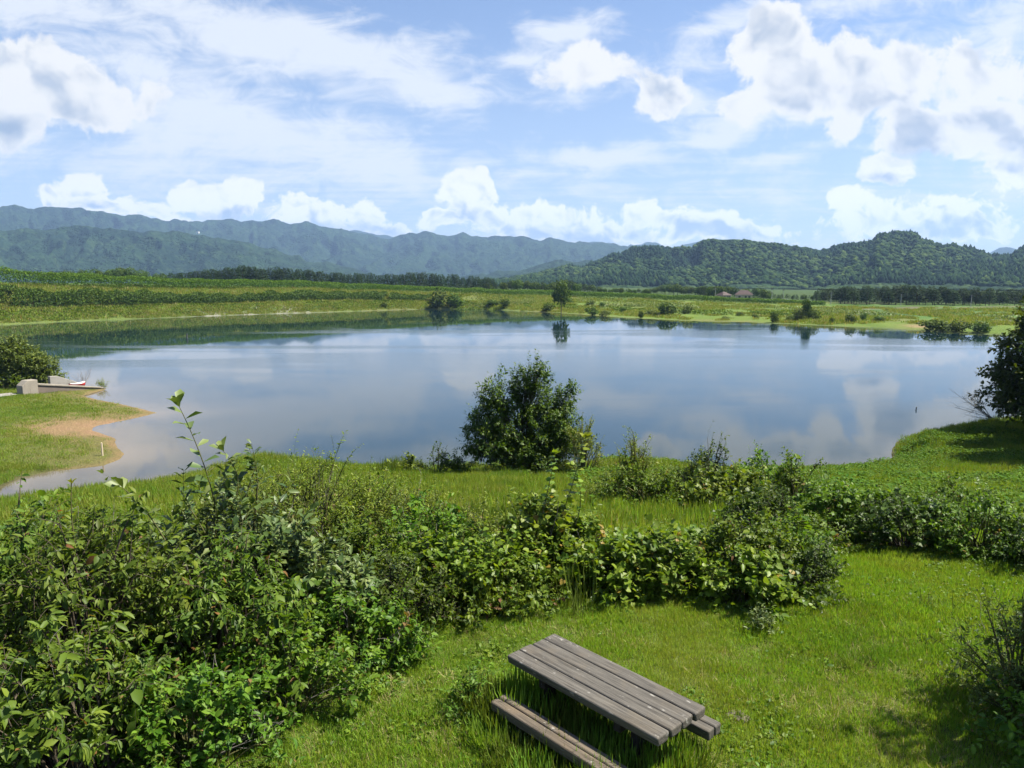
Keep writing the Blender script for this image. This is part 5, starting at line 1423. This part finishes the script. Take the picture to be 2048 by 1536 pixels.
# crowns of the wood that covers the near hills
rng = np.random.default_rng(88)
nr_, nc_2 = hx.shape
NT_ = 30000
ri = rng.uniform(8, nr_ * .72, NT_); ci = rng.uniform(0, nc_2 - 1.01, NT_)
r0i = ri.astype(int); c0i = ci.astype(int); fr = ri - r0i; fcn = ci - c0i
def bil(a): return (a[r0i, c0i] * (1 - fr) * (1 - fcn) + a[r0i + 1, c0i] * fr * (1 - fcn) + a[r0i, c0i + 1] * (1 - fr) * fcn + a[r0i + 1, c0i + 1] * fr * fcn)
cx_, cy_, cz_ = bil(hx), bil(hy), bil(hz)
bm = bmesh.new(); bmesh.ops.create_icosphere(bm, subdivisions=1, radius=1.0)
iv = np.array([v.co[:] for v in bm.verts]); itf = np.array([[v.index for v in f.verts] for f in bm.faces]); bm.free()
sz_ = np.clip(rng.lognormal(1.38, .34, NT_), 2.0, 6.6); con = rng.random(NT_) < sst(fbm(cx_ / 180., cy_ / 180., 3, 77), .45, .6)
sc_ = np.stack([sz_ * np.where(con, .62, 1.0), sz_ * np.where(con, .62, 1.0), sz_ * np.where(con, 1.5, .85)], 1)
Vc = iv[None] * (1 + rng.normal(0, .16, (NT_, len(iv), 1))) * sc_[:, None] + np.stack([cx_, cy_, cz_ + sz_ * .15], 1)[:, None]
Fc = (itf[None] + (np.arange(NT_) * len(iv))[:, None, None]).reshape(-1, 3)
rv = np.clip(rng.normal(.42, .26, NT_) - con * .3 + (fbm(cx_ / 120., cy_ / 120., 4, 79) - .5) * .9, .04, 1)
hw = mesh_obj('hill_forest', Vc.reshape(-1, 3), [Fc], leaf_mat('hill_canopy', (.008, .020, .009), (.020, .041, .013), (.055, .085, .021), (.06, .09, .02), 0.05, .9, .05), attrs={'rnd': np.repeat(rv, len(iv)), 'tip': np.zeros(NT_ * len(iv))})
tag(hw, 'dense mixed forest covering the hills on the far right', 'forest', kind='stuff')

# ---------------------------------------------------------------- farm houses and poles on the far side
def house(u, v, rng_m, w, d, hwall, hroof, rz, lab, hip=.45):
    p, q = pq(u, v); y = rng_m / math.sqrt(1 + p * p); x = p * y; z = gz(x, y)
    z = max(z, CAM_Z + q * y) + .7
    root = empty('farm_house', (x, y, z), rz); tag(root, lab, 'house')
    bm = bmesh.new(); bm_box(bm, 0, 0, hwall / 2 - .6, w, d, hwall + 1.2, .05); bm_obj('wall', bm, M['wall_pale'], root)
    e = .6; bm = bmesh.new()
    a = [bm.verts.new(c_) for c_ in ((-w / 2 - e, -d / 2 - e, hwall + .01), (w / 2 + e, -d / 2 - e, hwall + .01), (w / 2 + e, d / 2 + e, hwall + .01), (-w / 2 - e, d / 2 + e, hwall + .01))]
    t = [bm.verts.new((-w / 2 * hip, 0, hwall + hroof)), bm.verts.new((w / 2 * hip, 0, hwall + hroof))]
    for f in ((a[0], a[1], t[1], t[0]), (a[1], a[2], t[1]), (a[2], a[3], t[0], t[1]), (a[3], a[0], t[0]), (a[3], a[2], a[1], a[0])): bm.faces.new(f)
    bmesh.ops.recalc_face_normals(bm, faces=bm.faces); bm_obj('roof', bm, M['roof_red'], root)
    for k in (-.28, .1, .32):
        bm = bmesh.new(); bm_box(bm, w * k, -d / 2 - .02, hwall * .55, w * .13, .08, hwall * .4, .01); bm_obj('window', bm, M['glass'], root)
house(1487, 604, 425, 8.6, 6.5, 2.6, 2.5, -.25, 'pale farm house with a red hipped roof, the larger one')
house(1447, 602, 432, 6.0, 5.0, 1.9, 2.0, .5, 'small brownish house with a red roof left of the larger house', .2)
for i, (u, v, w, lab) in enumerate([(1575, 600, 1.9, 'small white shed among the trees right of the houses'), (1566, 600, 1.0, 'tiny white hut left of the small white shed')]):
    p, q = pq(u, v); y = 418 / math.sqrt(1 + p * p); x = p * y; z = CAM_Z + q * y
    root = empty('shed', (x, y, z - 1), .2); tag(root, lab, 'shed')
    bm = bmesh.new(); bm_box(bm, 0, 0, .6, w, w, 1.6, .03); bm_obj('wall', bm, M['white'], root)
    bm = bmesh.new(); bm_box(bm, 0, 0, 1.47, w * 1.25, w * 1.25, .12, .02, Matrix.Rotation(.12, 3, 'Y')); bm_obj('roof', bm, M['white'], root)

pole0 = None
for u, vb, vt, rr_, lab in [(1430, 602, 576, 425, 'utility pole left of the farm houses'), (1543, 608, 575, 400, 'utility pole right of the farm houses'), (1661, 613, 584, 396, 'utility pole at the left end of the cedar grove'),
                            (1801, 615, 588, 392, 'utility pole in the middle of the cedar grove front'), (1941, 620, 590, 385, 'utility pole in front of the right part of the cedar grove'), (1566, 600, 578, 450, 'thin utility pole behind the white sheds')]:
    p, q = pq(u, vb); y = rr_ / math.sqrt(1 + p * p); x = p * y; z = CAM_Z + q * y - .3; h = (pq(u, vt)[1] - q) * y + .3
    if pole0 is None:
        pole0 = empty('utility_pole', (0, 0, 0))
        bm = bmesh.new(); bmesh.ops.create_cone(bm, cap_ends=True, segments=10, radius1=.16, radius2=.10, depth=1.0, matrix=Matrix.Translation((0, 0, .5)) ); bm_obj('post', bm, M['pole'], pole0)
        for zz in (.955, .87):
            bm = bmesh.new(); bm_box(bm, 0, -.16, zz, 1.5, .12, .014, 0)
            for k in (-.6, -.2, .25, .6): bm_box(bm, k, -.16, zz + .016, .09, .09, .018, 0)
            bm_obj('crossarm', bm, M['steel'], pole0)
        tag(pole0, None, 'utility pole', 'utility poles along the far fields'); o = pole0
    else: o = copy_tree(pole0, (0, 0, 0))
    o.location = (x, y, z); o.scale = (1, 1, h); o.rotation_euler = (0, 0, .3); o['label'] = lab
p, q = pq(395, 464); 
root = empty('hilltop_building', (p * 3480, 3480, CAM_Z + q * 3480 - 6)); tag(root, 'tiny white building on the crest of the left ridge', 'building')
bm = bmesh.new(); bm_box(bm, 0, 0, 4, 14, 9, 9, .1); bm_obj('wall', bm, M['white'], root)
bm = bmesh.new(); bm_box(bm, 0, 0, 9, 15, 10, .8, .1); bm_obj('roof', bm, M['concrete_pale'], root)

# ---------------------------------------------------------------- summer haze
HZ = 1
if HZ:
    m, k, out = new_mat('haze_air')
    pv = k.n('ShaderNodeVolumePrincipled')
    pv.inputs['Color'].default_value = (.38, .58, .94, 1)
    pv.inputs['Density'].default_value = 7.8e-5
    pv.inputs['Anisotropy'].default_value = 0.1
    k.put(out.inputs['Volume'], pv.outputs[0])
    bm = bmesh.new(); bmesh.ops.create_cube(bm, size=1.0)
    zt = 760.; zb = -80.
    bmesh.ops.scale(bm, vec=(20400, 20400, zt - zb), verts=bm.verts); bmesh.ops.translate(bm, vec=(0, 0, (zt + zb) / 2), verts=bm.verts)
    o = bm_obj('haze', bm, m); tag(o, 'pale blue summer haze over the whole valley', 'haze', kind='stuff')
